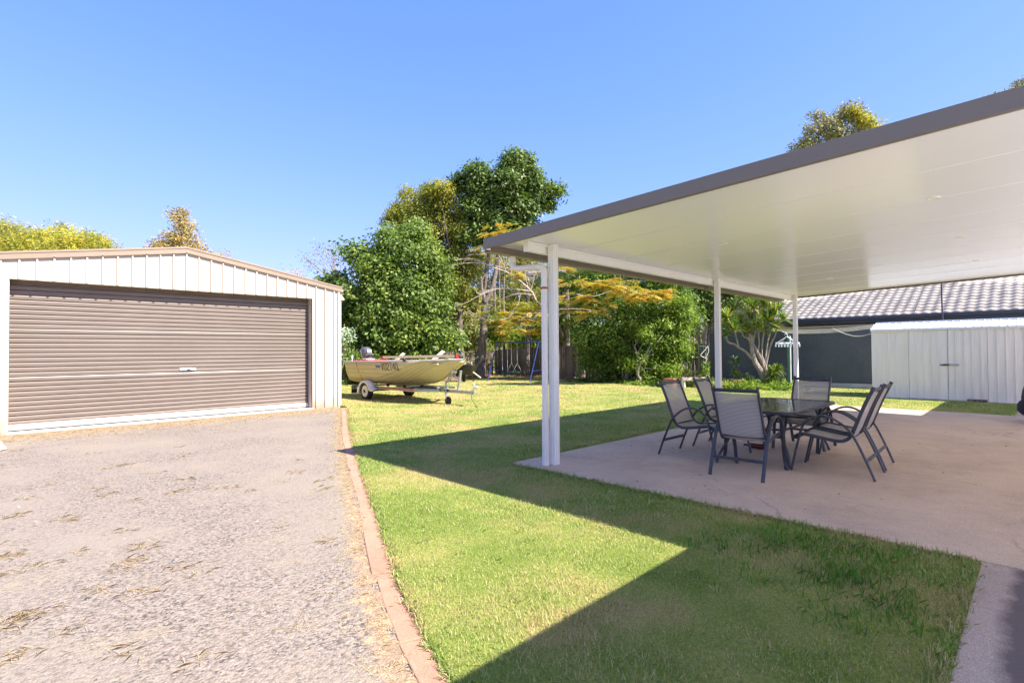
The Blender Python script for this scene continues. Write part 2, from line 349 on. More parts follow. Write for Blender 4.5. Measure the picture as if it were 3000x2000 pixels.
def ceiling_mat():
    m, t, b = nmat('gloss_white_panel')
    tc = N(t, 'ShaderNodeTexCoord'); n = N(t, 'ShaderNodeTexNoise', Scale=0.7, Detail=2.0); t.links.new(tc.outputs['Object'], n.inputs[0])
    t.links.new(ramp(t, n.outputs[0], [(0.3, (0.88, 0.875, 0.87)), (0.7, (0.90, 0.895, 0.89))]), b.inputs['Base Color'])
    b.inputs['Roughness'].default_value = 0.2; b.inputs['Specular IOR Level'].default_value = 0.5
    bp = N(t, 'ShaderNodeBump', Strength=0.04, Distance=0.02)
    n2 = N(t, 'ShaderNodeTexNoise', Scale=3.0, Detail=1.0); t.links.new(tc.outputs['Object'], n2.inputs[0])
    t.links.new(n2.outputs[0], bp.inputs['Height']); t.links.new(bp.outputs[0], b.inputs['Normal'])
    return m
M['ceiling'] = ceiling_mat()

def glass_mat():
    m, t, b = nmat('table_glass')
    b.inputs['Base Color'].default_value = (0.25, 0.30, 0.30, 1); b.inputs['Roughness'].default_value = 0.03
    b.inputs['Transmission Weight'].default_value = 0.85; b.inputs['IOR'].default_value = 1.5
    n = N(t, 'ShaderNodeTexNoise', Scale=14.0, Detail=1.0); tc = N(t, 'ShaderNodeTexCoord'); t.links.new(tc.outputs['Object'], n.inputs[0])
    bp = N(t, 'ShaderNodeBump', Strength=0.12, Distance=0.01); t.links.new(n.outputs[0], bp.inputs['Height']); t.links.new(bp.outputs[0], b.inputs['Normal'])
    return m
M['glass'] = glass_mat()
M['window'] = pm('dark_window_glass', (0.03, 0.035, 0.04), 0.08, var=0.02)

M['leaf_deep'] = leafmat('deep_green_leaf', [(0.075, 0.135, 0.025), (0.12, 0.20, 0.035), (0.19, 0.27, 0.055), (0.29, 0.35, 0.10)], 0.5, 0.38, 0.7, 0.3)
M['leaf_olive'] = leafmat('olive_leaf', [(0.19, 0.22, 0.035), (0.29, 0.31, 0.045), (0.40, 0.39, 0.06), (0.32, 0.28, 0.09)], 0.6, 0.4, 0.6, 0.2)
M['leaf_gloss'] = leafmat('dark_gloss_leaf', [(0.055, 0.105, 0.022), (0.09, 0.155, 0.028), (0.14, 0.21, 0.04), (0.24, 0.30, 0.10)], 0.45, 0.36, 0.8, 0.4)
M['leaf_fresh'] = leafmat('fresh_green_leaf', [(0.10, 0.17, 0.02), (0.17, 0.27, 0.03), (0.25, 0.36, 0.045), (0.33, 0.40, 0.08)], 0.5, 0.4, 0.9, 0.3)
M['leaf_bush'] = leafmat('bush_leaf', [(0.06, 0.115, 0.02), (0.11, 0.19, 0.025), (0.17, 0.26, 0.035), (0.23, 0.30, 0.06)], 0.48, 0.35, 0.8, 0.3)
M['leaf_yellow'] = leafmat('yellow_wattle_leaf', [(0.18, 0.26, 0.04), (0.36, 0.38, 0.05), (0.60, 0.46, 0.05), (0.50, 0.40, 0.07)], 0.6, 0.35, 0.8)
M['leaf_rust'] = leafmat('rusty_leaf', [(0.32, 0.32, 0.08), (0.48, 0.36, 0.12), (0.58, 0.32, 0.14), (0.42, 0.32, 0.16)], 0.6, 0.3, 1.2)
M['leaf_grey'] = leafmat('grey_green_leaf', [(0.20, 0.19, 0.09), (0.28, 0.26, 0.14), (0.38, 0.33, 0.19)], 0.6, 0.25, 0.8)
M['leaf_mix'] = leafmat('pale_mixed_leaf', [(0.16, 0.21, 0.05), (0.27, 0.31, 0.08), (0.38, 0.36, 0.14), (0.42, 0.33, 0.19)], 0.6, 0.45, 0.6, 0.2)
M['leaf_variegated'] = leafmat('variegated_leaf', [(0.30, 0.38, 0.25), (0.60, 0.64, 0.56), (0.14, 0.24, 0.08)], 0.5, 0.2, 2)
M['frond'] = leafmat('orange_green_frond', [(0.26, 0.34, 0.05), (0.44, 0.42, 0.08), (0.64, 0.41, 0.11), (0.68, 0.33, 0.12)], 0.6, 0.35, 1.3)
M['frond_green'] = leafmat('yellow_green_frond', [(0.24, 0.30, 0.04), (0.36, 0.38, 0.06), (0.52, 0.42, 0.09)], 0.6, 0.35, 1.3)
M['spiky'] = leafmat('dragon_leaf', [(0.07, 0.16, 0.02), (0.14, 0.26, 0.03), (0.26, 0.34, 0.06), (0.42, 0.38, 0.12)], 0.35, 0.25, 1.5, 0.6)
M['spiky_yellow'] = leafmat('yucca_leaf', [(0.16, 0.22, 0.04), (0.34, 0.38, 0.07), (0.52, 0.46, 0.12)], 0.4, 0.25, 1.5)
M['palm'] = leafmat('palm_leaf', [(0.03, 0.06, 0.025), (0.06, 0.10, 0.04), (0.10, 0.14, 0.06)], 0.4, 0.2, 1.5)
M['litter'] = leafmat('leaf_litter', [(0.22, 0.11, 0.06), (0.34, 0.20, 0.12), (0.16, 0.10, 0.06), (0.45, 0.32, 0.2)], 0.8, 0.05, 2)

# ------------------------------------------------------------------ object helpers
ORG = {}
C = sc.collection

def tag(o, label=None, cat=None, group=None, kind=None):
    if label: o['label'] = label
    if cat: o['category'] = cat
    if group: o['group'] = group
    if kind: o['kind'] = kind
    return o

def thing(name, label, cat, loc=(0, 0, 0), rz=0.0, group=None):
    o = bpy.data.objects.new(name, None); C.objects.link(o); o.location = loc; o.rotation_euler = (0, 0, rz)
    o.empty_display_size = 0.2
    ORG[o.name] = Vector(loc); return tag(o, label, cat, group)

def link(name, me, mat, parent=None, kind=None, label=None):
    o = bpy.data.objects.new(name, me); C.objects.link(o)
    if mat is not None and not me.materials: me.materials.append(mat)
    if parent is not None:
        o.parent = parent; ORG[o.name] = ORG.get(parent.name, Vector())
    if kind: o['kind'] = kind
    if label: o['label'] = label
    return o

def copy_tree(o, parent=None):
    c = o.copy(); C.objects.link(c)
    if parent is not None: c.parent = parent
    for ch in [x for x in o.children]: copy_tree(ch, c)
    return c

class MB:
    def __init__(s): s.v = []; s.f = []; s.uv = None
    def add(s, vs, fs):
        k = len(s.v); s.v += [tuple(v) for v in vs]; s.f += [tuple(i+k for i in f) for f in fs]; return s
    def box(s, a, b):
        x0, y0, z0 = a; x1, y1, z1 = b
        return s.add([(x0, y0, z0), (x1, y0, z0), (x1, y1, z0), (x0, y1, z0), (x0, y0, z1), (x1, y0, z1), (x1, y1, z1), (x0, y1, z1)],
                     [(3, 2, 1, 0), (4, 5, 6, 7), (0, 1, 5, 4), (1, 2, 6, 5), (2, 3, 7, 6), (3, 0, 4, 7)])
    def bar(s, p, q, w, h, up=(0, 0, 1)):
        """rectangular bar from p to q, w across, h along up"""
        p = Vector(p); q = Vector(q); d = (q-p).normalized(); u = Vector(up)
        if abs(d.dot(u)) > 0.98: u = Vector((1, 0, 0))
        sd = d.cross(u).normalized(); u2 = sd.cross(d)
        vs = [e + sd*a*w/2 + u2*b*h/2 for e in (p, q) for a, b in ((-1, -1), (1, -1), (1, 1), (-1, 1))]
        return s.add(vs, [(0, 1, 2, 3), (7, 6, 5, 4), (0, 4, 5, 1), (1, 5, 6, 2), (2, 6, 7, 3), (3, 7, 4, 0)])
    def tube(s, pts, r, n=8, flat=None, closed=False):
        """round (or flattened) tube along pts; r number or list"""
        pts = [Vector(p) for p in pts]; m = len(pts); rs = r if isinstance(r, (list, tuple)) else [r]*m
        base = len(s.v); prev = None
        for i, p in enumerate(pts):
            if closed: d = pts[(i+1) % m]-pts[i-1]
            else: d = pts[min(i+1, m-1)]-pts[max(i-1, 0)]
            d = d.normalized() if d.length > 1e-9 else Vector((0, 0, 1))
            if prev is None:
                ref = Vector(flat[0]) if flat else (Vector((0, 0, 1)) if abs(d.z) < 0.9 else Vector((1, 0, 0)))
                a = d.cross(ref)
            else: a = d.cross(prev)
            if flat: a = d.cross(Vector(flat[0]))
            a = a.normalized(); b = a.cross(d).normalized(); prev = b
            for k in range(n):
                t = 2*math.pi*(k+0.5)/n
                ka, kb = (flat[1], flat[2]) if flat else (1, 1)
                s.v.append(tuple(p + a*math.cos(t)*rs[i]*ka + b*math.sin(t)*rs[i]*kb))
        segs = m if closed else m-1
        for i in range(segs):
            j = (i+1) % m
            for k in range(n):
                k2 = (k+1) % n
                s.f.append((base+i*n+k, base+i*n+k2, base+j*n+k2, base+j*n+k))
        if not closed:
            s.f.append(tuple(base+k for k in reversed(range(n)))); s.f.append(tuple(base+(m-1)*n+k for k in range(n)))
        return s
    def lathe(s, prof, c, axis='z', n=20):
        """prof: (radius, along) pairs round an axis through c"""
        base = len(s.v); c = Vector(c)
        for r, h in prof:
            for k in range(n):
                t = 2*math.pi*k/n; a, b = r*math.cos(t), r*math.sin(t)
                s.v.append(tuple(c + Vector({'z': (a, b, h), 'x': (h, a, b), 'y': (a, h, b)}[axis])))
        for i in range(len(prof)-1):
            for k in range(n):
                k2 = (k+1) % n; s.f.append((base+i*n+k, base+i*n+k2, base+(i+1)*n+k2, base+(i+1)*n+k))
        s.f.append(tuple(base+k for k in reversed(range(n)))); s.f.append(tuple(base+(len(prof)-1)*n+k for k in range(n)))
        return s
    def prism(s, poly, z0, z1):
        n = len(poly); b = len(s.v)
        s.v += [(x, y, z0) for x, y in poly] + [(x, y, z1) for x, y in poly]
        s.f.append(tuple(b+i for i in reversed(range(n)))); s.f.append(tuple(b+n+i for i in range(n)))
        for i in range(n): s.f.append((b+i, b+(i+1) % n, b+n+(i+1) % n, b+n+i))
        return s
    def ball(s, c, r, nu=12, nv=8, jit=0.0):
        c = Vector(c); r = Vector(r) if not isinstance(r, (int, float)) else Vector((r, r, r)); b = len(s.v)
        for i in range(nv+1):
            a = math.pi*i/nv
            for k in range(nu):
                t = 2*math.pi*k/nu; j = 1+rd.uniform(-jit, jit)
                s.v.append((c.x+r.x*math.sin(a)*math.cos(t)*j, c.y+r.y*math.sin(a)*math.sin(t)*j, c.z+r.z*math.cos(a)*j))
        for i in range(nv):
            for k in range(nu):
                k2 = (k+1) % nu; s.f.append((b+i*nu+k, b+(i+1)*nu+k, b+(i+1)*nu+k2, b+i*nu+k2))
        return s
    def mesh(s, name, off=Vector()):
        me = bpy.data.meshes.new(name); me.from_pydata([(x-off.x, y-off.y, z-off.z) for x, y, z in s.v], [], s.f); me.validate(); me.update()
        bm = bmesh.new(); bm.from_mesh(me); bmesh.ops.recalc_face_normals(bm, faces=bm.faces); bm.to_mesh(me); bm.free()
        return me
    def build(s, name, mat, parent=None, smooth=False, bevel=0, kind=None, label=None, local=False, seg=2):
        off = Vector() if (local or parent is None) else ORG.get(parent.name, Vector())
        me = s.mesh(name, off)
        if smooth:
            me.polygons.foreach_set('use_smooth', [True]*len(me.polygons))
            try: me.set_sharp_from_angle(angle=R(40))
            except Exception: pass
        o = link(name, me, mat, parent, kind, label)
        if bevel:
            md = o.modifiers.new('bevel', 'BEVEL'); md.width = bevel; md.segments = seg; md.limit_method = 'ANGLE'
        return o

def np_mesh(name, verts, faces, mat, parent=None, kind=None, label=None, smooth=False):
    """verts (n,3) and equal-size faces (m,k) straight into a mesh"""
    if parent is not None:
        off = ORG.get(parent.name, Vector()); verts = verts - np.array(off[:])
    me = bpy.data.meshes.new(name); nv, (nf, k) = len(verts), faces.shape
    me.vertices.add(nv); me.vertices.foreach_set('co', verts.astype(np.float32).ravel())
    me.loops.add(nf*k); me.loops.foreach_set('vertex_index', faces.astype(np.int32).ravel())
    me.polygons.add(nf); me.polygons.foreach_set('loop_start', np.arange(0, nf*k, k, dtype=np.int32))
    if smooth: me.polygons.foreach_set('use_smooth', np.ones(nf, dtype=bool))
    me.update(calc_edges=True)
    return link(name, me, mat, parent, kind, label)

def unit(a): return a/np.maximum(np.linalg.norm(a, axis=1, keepdims=True), 1e-9)

def leaves(p, d, n, L, W, fold=0.0):
    """one four-cornered leaf per point p, along d, facing n"""
    d = unit(d - n*np.sum(d*n, axis=1, keepdims=True)); s = np.cross(n, d)
    L = np.broadcast_to(np.asarray(L), (len(p),))[:, None]; W = np.broadcast_to(np.asarray(W), (len(p),))[:, None]
    v = np.stack([p, p+d*L*.45+s*W*.5+n*fold*W, p+d*L, p+d*L*.45-s*W*.5+n*fold*W], axis=1).reshape(-1, 3)
    return v, np.arange(len(p)*4).reshape(-1, 4)

def blobs_px(lst, d):
    return [(np.array(at(x, y, d+(dd[0] if dd else 0))[:]), r*d/FPX) for x, y, r, *dd in lst]

def crown(blobs, n_leaf, per=28, cr=0.28, L=0.13, W=0.07, squash=0.92, shell=0.4, up=0.45, lump=0.22, seed=0, hang=0.0, sats=6):
    g = np.random.default_rng(100+seed)
    sat = []
    for c0_, r0_ in blobs:          # smaller side boughs break the outline
        for _ in range(sats):
            u0 = g.normal(size=3); u0[2] = abs(u0[2])*.8-.15; u0 /= np.linalg.norm(u0); sat.append((c0_+u0*r0_*g.uniform(.70, 1.02), r0_*g.uniform(.22, .44)))
    blobs = [(c0_, r0_*.86) for c0_, r0_ in blobs]+sat
    wgt = np.array([b[1]**1.7 for b in blobs]); wgt = wgt/wgt.sum(); nc = max(1, n_leaf//per)
    cen = np.array([b[0] for b in blobs]); rad = np.array([b[1] for b in blobs])
    idx = g.choice(len(blobs), nc*2, p=wgt); u = unit(g.normal(size=(nc*2, 3)))
    ph = g.uniform(0, 6, 3)
    lum = 1+lump*(np.sin(u[:, 0]*5+ph[0]+idx)*np.sin(u[:, 1]*5+ph[1])+0.6*np.sin(u[:, 2]*9+ph[2]+idx*2))
    rr = rad[idx]*(1-shell*g.random(nc*2)**1.4)*lum
    c = cen[idx]+u*rr[:, None]*np.array([1, 1, squash])
    dist = np.linalg.norm(c[:, None, :]-cen[None], axis=2)/rad[None]; dist[np.arange(len(c)), idx] = 9
    keep = (dist.min(axis=1) > 0.8) | (g.random(len(c)) < 0.3)
    keep &= c[:, 2] > 0.15
    c = c[keep][:nc]; u = u[keep][:nc]; m = len(c)
    sz = g.uniform(0.6, 1.35, m)
    off = np.clip(g.normal(size=(m, per, 3)), -1.7, 1.7)*cr*0.5*sz[:, None, None]; off[:, :, 2] *= 0.7
    p = (c[:, None, :]+off).reshape(-1, 3)
    out = np.repeat(u, per, axis=0); on = unit(off.reshape(-1, 3))
    tone = np.repeat(unit(g.normal(size=(m, 3))), per, axis=0)
    n = unit(out*0.55+on*0.55+tone*0.55+np.array([0, 0, up])+g.normal(size=p.shape)*0.38)
    d = unit(on+g.normal(size=p.shape)*0.7+np.array([0, 0, -hang]))
    s = g.uniform(0.7, 1.25, len(p))
    return leaves(p, d, n, L*s, W*s), c

def limbs(root, tips, r0, mb, wob=0.12, seed=0, mid=0.45):
    g = random.Random(seed)
    root = Vector(root)
    for tip in tips:
        tip = Vector(tip); pts = []; k = 7
        for i in range(k+1):
            t = i/k; p = root.lerp(tip, t); p.z += math.sin(t*math.pi)*0.0+(t**0.8-t)*(tip.z-root.z)*0.6
            if 0 < i < k: p += Vector((g.uniform(-1, 1), g.uniform(-1, 1), g.uniform(-.5, .5)))*wob
            pts.append(p)
        mb.tube(pts, [r0*(1-0.85*i/k) for i in range(k+1)], 6)

def tree(name, label, cat, base, fork_z, r_trunk, blobs, n_leaf, leafm, barkm, group=None, lean=(0, 0), n_limbs=9, leaf_kw={}, seed=0):
    base = Vector(base); t = thing(name, label, cat, base, 0, group)
    (v, f), cl = crown(blobs, n_leaf, seed=seed, **leaf_kw)
    fk = base+Vector((lean[0], lean[1], fork_z))
    mb = MB(); pts = [base+Vector((0, 0, -0.1)), base.lerp(fk, .33)+Vector((.05, -.03, 0)), base.lerp(fk, .66)+Vector((-.04, .05, 0)), fk]
    mb.tube(pts, [r_trunk*1.35, r_trunk*1.05, r_trunk*.95, r_trunk*.85], 10)
    g = np.random.default_rng(seed+50); sel = cl[g.choice(len(cl), min(n_limbs, len(cl)), replace=False)]
    limbs(fk, [tuple(x) for x in sel], r_trunk*.5, mb, seed=seed)
    mb.build('trunk', barkm, t, smooth=True)
    np_mesh('crown', v, f, leafm, t)
    return t

def spiky(c, n, L, W, droop, g, axis=(0, 0, 1), spread=1.0, zmin=-0.6):
    """a head of strap leaves: three-segment blades fanning from c"""
    V = []; F = []
    ax = np.array(axis)/np.linalg.norm(axis)
    for i in range(n):
        while True:
            u = g.normal(size=3); u /= np.linalg.norm(u)
            if u @ ax > zmin: break
        u = u*spread+ax*(0.35 if spread < 1.2 else 0); u /= np.linalg.norm(u); l = L*g.uniform(.65, 1.1)
        s = np.cross(u, [0, 0, 1]); s = s/(np.linalg.norm(s)+1e-6); p = np.array(c, float); k = len(V)
        for j in range(5):
            t = j/4; wd = W*(0.6, 1, .9, .6, .08)[j]/2
            q = p+u*l*t+np.array([0, 0, -droop*l*t*t])
            V += [q-s*wd, q+s*wd]
        F += [(k+2*j, k+2*j+1, k+2*j+3, k+2*j+2) for j in range(4)]
    return V, F

# ------------------------------------------------------------------ THE SETTING: ground, lawn, driveway, patio
ground = MB(); ground.add([(-600, -600, -0.06), (900, -600, -0.06), (900, 900, -0.06), (-600, 900, -0.06)], [(0, 1, 2, 3)])
ground.build('ground', M['lawn'], kind='structure')

KC = [(0.98, -2.0), (1.02, -0.4), (1.15, 0.9), (1.41, 1.93), (1.54, 2.3), (1.74, 2.8), (2.03, 3.42), (2.36, 4.1), (2.66, 4.75), (3.1, 5.72), (3.48, 6.5), (4.08, 7.78), (5.15, 9.95), (6.05, 11.7), (6.55, 12.75)]
def kerb_at(s):
    """point and left normal at arc length s"""
    for (a, b) in zip(KC[:-1], KC[1:]):
        l = math.hypot(b[0]-a[0], b[1]-a[1])
        if s <= l or b == KC[-1]:
            t = min(s/l, 1); return (a[0]+(b[0]-a[0])*t, a[1]+(b[1]-a[1])*t), (-(b[1]-a[1])/l, (b[0]-a[0])/l)
        s -= l
KL = sum(math.hypot(b[0]-a[0], b[1]-a[1]) for a, b in zip(KC[:-1], KC[1:]))
KW = 0.078
def kerb_x(y):
    for a, b in zip(KC[:-1], KC[1:]):
        if a[1] <= y <= b[1]: return a[0]+(b[0]-a[0])*(y-a[1])/(b[1]-a[1])
    return KC[0][0] if y < KC[0][1] else KC[-1][0]

lawn_edge = []
n = 150
for i in range(n+1):
    (x, y), (nx, ny) = kerb_at(KL*i/n)
    wv = 0.006*math.sin(i*1.7)+0.008*math.sin(i*0.63+1)
    lawn_edge.append((x-nx*(KW-0.012+wv), y-ny*(KW-0.012+wv)))
poly = [(22.9, -2.0), (22.9, 24.2), (6.75, 24.2), (6.75, 13.0)] + list(reversed(lawn_edge))
lawn = MB(); lawn.prism([(x, y) for x, y in poly], -0.05, 0.022)
lawn.build('lawn', M['lawn'], kind='structure')

drv = MB(); pe = [(kerb_at(KL*i/60)[0]) for i in range(61)]
drv.prism([(-25, -3), (0.98, -3)]+pe+[(6.62, 13.3), (-25, 13.3)], -0.055, 0.0)
drv.build('driveway', M['gravel'], kind='structure')
_gx = np.arange(-1.5, 6.65, .11); _gy = np.arange(1.0, 13.25, .11); _X, _Y = np.meshgrid(_gx, _gy)
_kd = (np.interp(_Y, [p[1] for p in KC], [p[0] for p in KC])-_X)*.78-KW
_soil = np.maximum(np.exp(-np.maximum(_kd, 0)/.15)*.72, np.clip((_Y-11.4)/1.6, 0, 1)*.75)
_idx = np.arange(_X.size).reshape(_X.shape); _q = np.stack([_idx[:-1, :-1], _idx[:-1, 1:], _idx[1:, 1:], _idx[1:, :-1]], axis=-1).reshape(-1, 4)
_q = _q[(_kd.ravel()[_q] > -.09).all(axis=1)]
_o = np_mesh('driveway_verge', np.stack([_X.ravel(), _Y.ravel(), np.full(_X.size, .004)], axis=1), _q, M['gravel'], kind='structure')
_a = _o.data.attributes.new('soil', 'FLOAT', 'POINT'); _a.data.foreach_set('value', _soil.ravel().astype(np.float32))
far_l = MB(); far_l.prism([(-25, 13.3), (6.74, 13.3), (6.74, 30), (-25, 30)], -0.055, -0.004); far_l.build('side_yard_ground', M['earth'], kind='structure')

patio = MB(); patio.prism([(4.715, 0.0), (4.72, 4.78), (15.1, 4.55), (15.1, 0.0), (15.1, -0.95), (4.715, -0.95)], -0.05, 0.03)
patio.build('patio_slab', M['patio'], kind='structure', bevel=0.006)
pth = MB(); pth.prism([(-4, 0.285), (4.70, 0.31), (4.70, -0.95), (-4, -0.95)], -0.05, 0.028)
pth.build('path', M['path'], kind='structure', bevel=0.006)
p2 = MB(); p2.prism([(15.12, -0.95), (15.12, 0.42), (18.4, 0.38), (18.4, -0.95)], -0.05, 0.026)
p2.build('shed_path', M['path'], kind='structure')

# edging: cast blocks with open joints
edg = thing('garden_edging', 'curved terracotta concrete mowing strip between gravel driveway and lawn', 'edging', (2.6, 4.7, 0))
s = 0.0; i = 0
while s < KL-0.2:
    l = rd.uniform(0.72, 0.98); g_ = 0.008
    (a, na), (b, nb) = kerb_at(s+g_), kerb_at(min(s+l, KL)-g_)
    (c_, nc_) = kerb_at(min(s+l/2, KL))
    j = rd.uniform(-0.012, 0.012); zt = 0.009+rd.uniform(-0.004, 0.004)
    pl = [(a[0]+na[0]*(KW+j), a[1]+na[1]*(KW+j)), (c_[0]+nc_[0]*(KW+j), c_[1]+nc_[1]*(KW+j)), (b[0]+nb[0]*(KW+j), b[1]+nb[1]*(KW+j)),
          (b[0]-nb[0]*(KW-j), b[1]-nb[1]*(KW-j)), (c_[0]-nc_[0]*(KW-j), c_[1]-nc_[1]*(KW-j)), (a[0]-na[0]*(KW-j), a[1]-na[1]*(KW-j))]
    mb = MB(); mb.prism(pl[::-1], -0.05, zt); mb.build('edging_block', M['edging'], edg, bevel=0.006)
    s += l; i += 1

# ------------------------------------------------------------------ GARAGE
GY = 13.2; GX0, GX1, GXR = -0.47, 6.65, 3.09; GB = GY+6.2
def gz(x): return 3.05+0.163*((GXR-GX0) - abs(x-GXR))+0.0   # underside of barge
gar = thing('garage', 'cream steel garage with wide taupe roller door and low gable roof', 'garage', (GXR, GY, 0))
DX0, DX1, DZ = 0.28, 5.92, 2.825
rib0, pitch = 0.41, 0.2435
xs = [GX0]+[rib0+pitch*k for k in range(-3, 26)]+[GX1]
xs = sorted(x for x in xs if GX0 <= x <= GX1)
for a, b in zip(xs[:-1], xs[1:]):
    cuts = sorted({a, b, *[c for c in (DX0, DX1, GXR) if a < c < b]})
    mb = MB()
    for p, q in zip(cuts[:-1], cuts[1:]):
        mid = (p+q)/2; zb = DZ if DX0 < mid < DX1 else -0.03
        zt0, zt1 = gz(p)+0.02, gz(q)+0.02
        for y0, y1 in ((GY, GY+0.03),):
            mb.add([(p, y0, zb), (q, y0, zb), (q, y1, zb), (p, y1, zb), (p, y0, zt0), (q, y0, zt1), (q, y1, zt1), (p, y1, zt0)],
                   [(3, 2, 1, 0), (4, 5, 6, 7), (0, 1, 5, 4), (1, 2, 6, 5), (2, 3, 7, 6), (3, 0, 4, 7)])
    # raised rib at the left side of each sheet
    zb = DZ+0.004 if DX0 < a < DX1 else -0.02
    if a > GX0+0.05:
        mb.add([(a-0.022, GY-0.001, zb), (a-0.014, GY-0.034, zb), (a+0.012, GY-0.034, zb), (a+0.020, GY-0.001, zb),
                (a-0.022, GY-0.001, gz(a)), (a-0.014, GY-0.034, gz(a)), (a+0.012, GY-0.034, gz(a)), (a+0.020, GY-0.001, gz(a))],
               [(0, 1, 5, 4), (1, 2, 6, 5), (2, 3, 7, 6), (3, 0, 4, 7), (0, 3, 2, 1), (4, 5, 6, 7)])
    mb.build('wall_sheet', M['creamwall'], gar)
mb = MB()
mb.box((GX1-0.03, GY+0.032, -0.03), (GX1, GB, 3.0)); mb.box((GX0, GY+0.032, -0.03), (GX0+0.03, GB, 3.0)); mb.box((GX0, GB-0.03, -0.03), (GX1, GB, 3.0))
mb.build('side_wall', M['cream'], gar)
mb = MB(); mb.box((GX1-0.055, GY-0.036, -0.02), (GX1+0.006, GY-0.002, 3.05)); mb.build('corner_flashing', M['creamwall'], gar)
# roof: two sheets + barge flashing
for sgn, xa, xb in ((-1, GX0-0.07, GXR), (1, GXR, GX1+0.07)):
    za, zb_ = gz(xa)+0.10, gz(xb)+0.10
    mb = MB(); y0, y1 = GY-0.04, GB+0.1
    mb.add([(xa, y0, za), (xb, y0, zb_), (xb, y1, zb_), (xa, y1, za), (xa, y0, za+0.03), (xb, y0, zb_+0.03), (xb, y1, zb_+0.03), (xa, y1, za+0.03)],
           [(3, 2, 1, 0), (4, 5, 6, 7), (0, 1, 5, 4), (1, 2, 6, 5), (2, 3, 7, 6), (3, 0, 4, 7)])
    mb.build('roof_sheet', M['creamtrim'], gar)
    mb = MB(); h = 0.145
    for z0, z1, yo in ((0.0, 0.05, 0.052), (0.05, 0.105, 0.045), (0.105, h, 0.055)):
        mb.add([(xa, GY-yo, gz(xa)+z0), (xb, GY-yo, gz(xb)+z0), (xb, GY-0.02, gz(xb)+z0), (xa, GY-0.02, gz(xa)+z0),
                (xa, GY-yo, gz(xa)+z1), (xb, GY-yo, gz(xb)+z1), (xb, GY-0.02, gz(xb)+z1), (xa, GY-0.02, gz(xa)+z1)],
               [(3, 2, 1, 0), (4, 5, 6, 7), (0, 1, 5, 4), (1, 2, 6, 5), (2, 3, 7, 6), (3, 0, 4, 7)])
    mb.build('barge_flashing', M['creamtrim'], gar, bevel=0.004)
mb = MB()
for k in range(2, 26, 3):
    x = rib0+pitch*k
    if x < GX1: mb.lathe([(0.011, -0.066), (0.011, -0.052)], (x, GY, gz(x)+0.03), 'y', 8)
mb.build('screws', M['galv'], gar, kind='stuff')
# recess, jambs, slab sill
DYD = GY+0.25
mb = MB(); mb.box((DX1-0.004, GY+0.031, 0.0), (DX1+0.05, DYD+0.06, DZ+0.06)); mb.build('door_jamb', M['cream'], gar)
mb = MB(); mb.box((DX0-0.05, GY+0.031, 0), (DX0+0.004, DYD+0.06, DZ+0.06)); mb.build('door_jamb', M['cream'], gar)
mb = MB(); mb.box((DX1-0.012, GY-0.01, 0.0), (DX1-0.0045, GY+0.05, DZ-0.001)); mb.build('jamb_edge', M['jamb'], gar)
mb = MB(); mb.box((DX0, GY+0.031, DZ+0.002), (DX1, DYD+0.06, DZ+0.06)); mb.build('door_head', M['cream'], gar)
mb = MB(); mb.box((DX0-0.03, GY-0.03, -0.05), (DX1+0.03, GB-0.1, 0.022)); mb.build('floor_slab', M['concrete_white'], gar, bevel=0.008)
mb = MB(); mb.box((GX0+0.1, GY+1.2, 0.036), (GX1-0.1, GY+1.25, 2.9)); mb.build('inner_wall', M['dark_room'], gar)
# roller door: one slat per corrugation
rdoor = thing('roller_door', None, None, (GXR, DYD, 0)); rdoor.parent = gar; rdoor.location = Vector((0, 0.25, 0)); ORG[rdoor.name] = Vector((GXR, DYD, 0))
nsl = 30; sh_ = (DZ+0.02-0.15)/nsl
for k in range(nsl):
    z0 = 0.15+k*sh_
    prof = [(-0.014, 0.0), (-0.016, 0.22), (-0.022, 0.31), (-0.024, 0.42), (-0.017, 0.52), (-0.014, 0.72), (0.012, 0.78), (0.014, 0.85), (-0.027, 0.91), (-0.029, 0.965), (-0.014, 1.0)]
    if k in (9, 19, 29): prof = [(-0.014, 0.0), (-0.020, 0.12), (-0.012, 0.22), (-0.022, 0.32), (-0.013, 0.44), (-0.022, 0.56), (-0.014, 0.72), (0.012, 0.78), (0.014, 0.85), (-0.027, 0.91), (-0.029, 0.965), (-0.014, 1.0)]
    mb = MB(); vs = []; m_ = len(prof)
    for x in (DX0+0.012, DX1-0.022):
        for dy, t in prof: vs.append((x, DYD+dy, z0+t*sh_))
    mb.add(vs, [(q, q+1, m_+q+1, m_+q) for q in range(m_-1)])
    mb.build('door_slat', M['door'], rdoor)
mb = MB(); mb.box((DX0+0.01, DYD-0.035, 0.062), (DX1-0.02, DYD+0.01, 0.148)); mb.build('bottom_rail', M['alu'], rdoor, bevel=0.006)
mb = MB(); mb.box((DX0+0.012, DYD-0.028, 0.042), (DX1-0.022, DYD+0.005, 0.060)); mb.build('weather_seal', M['galv'], rdoor)
hz = 1.085
mb = MB(); mb.box((3.02, DYD-0.045, hz-0.02), (3.33, DYD-0.020, hz+0.025)); mb.ball((3.10, DYD-0.05, hz), (0.035, 0.012, 0.02)); mb.ball((3.25, DYD-0.05, hz), (0.035, 0.012, 0.02)); mb.build('lock_handle', M['alu'], rdoor, bevel=0.004)
mb = MB(); mb.box((3.155, DYD-0.058, hz-0.014), (3.21, DYD-0.046, hz+0.012)); mb.build('lock_barrel', M['black'], rdoor)
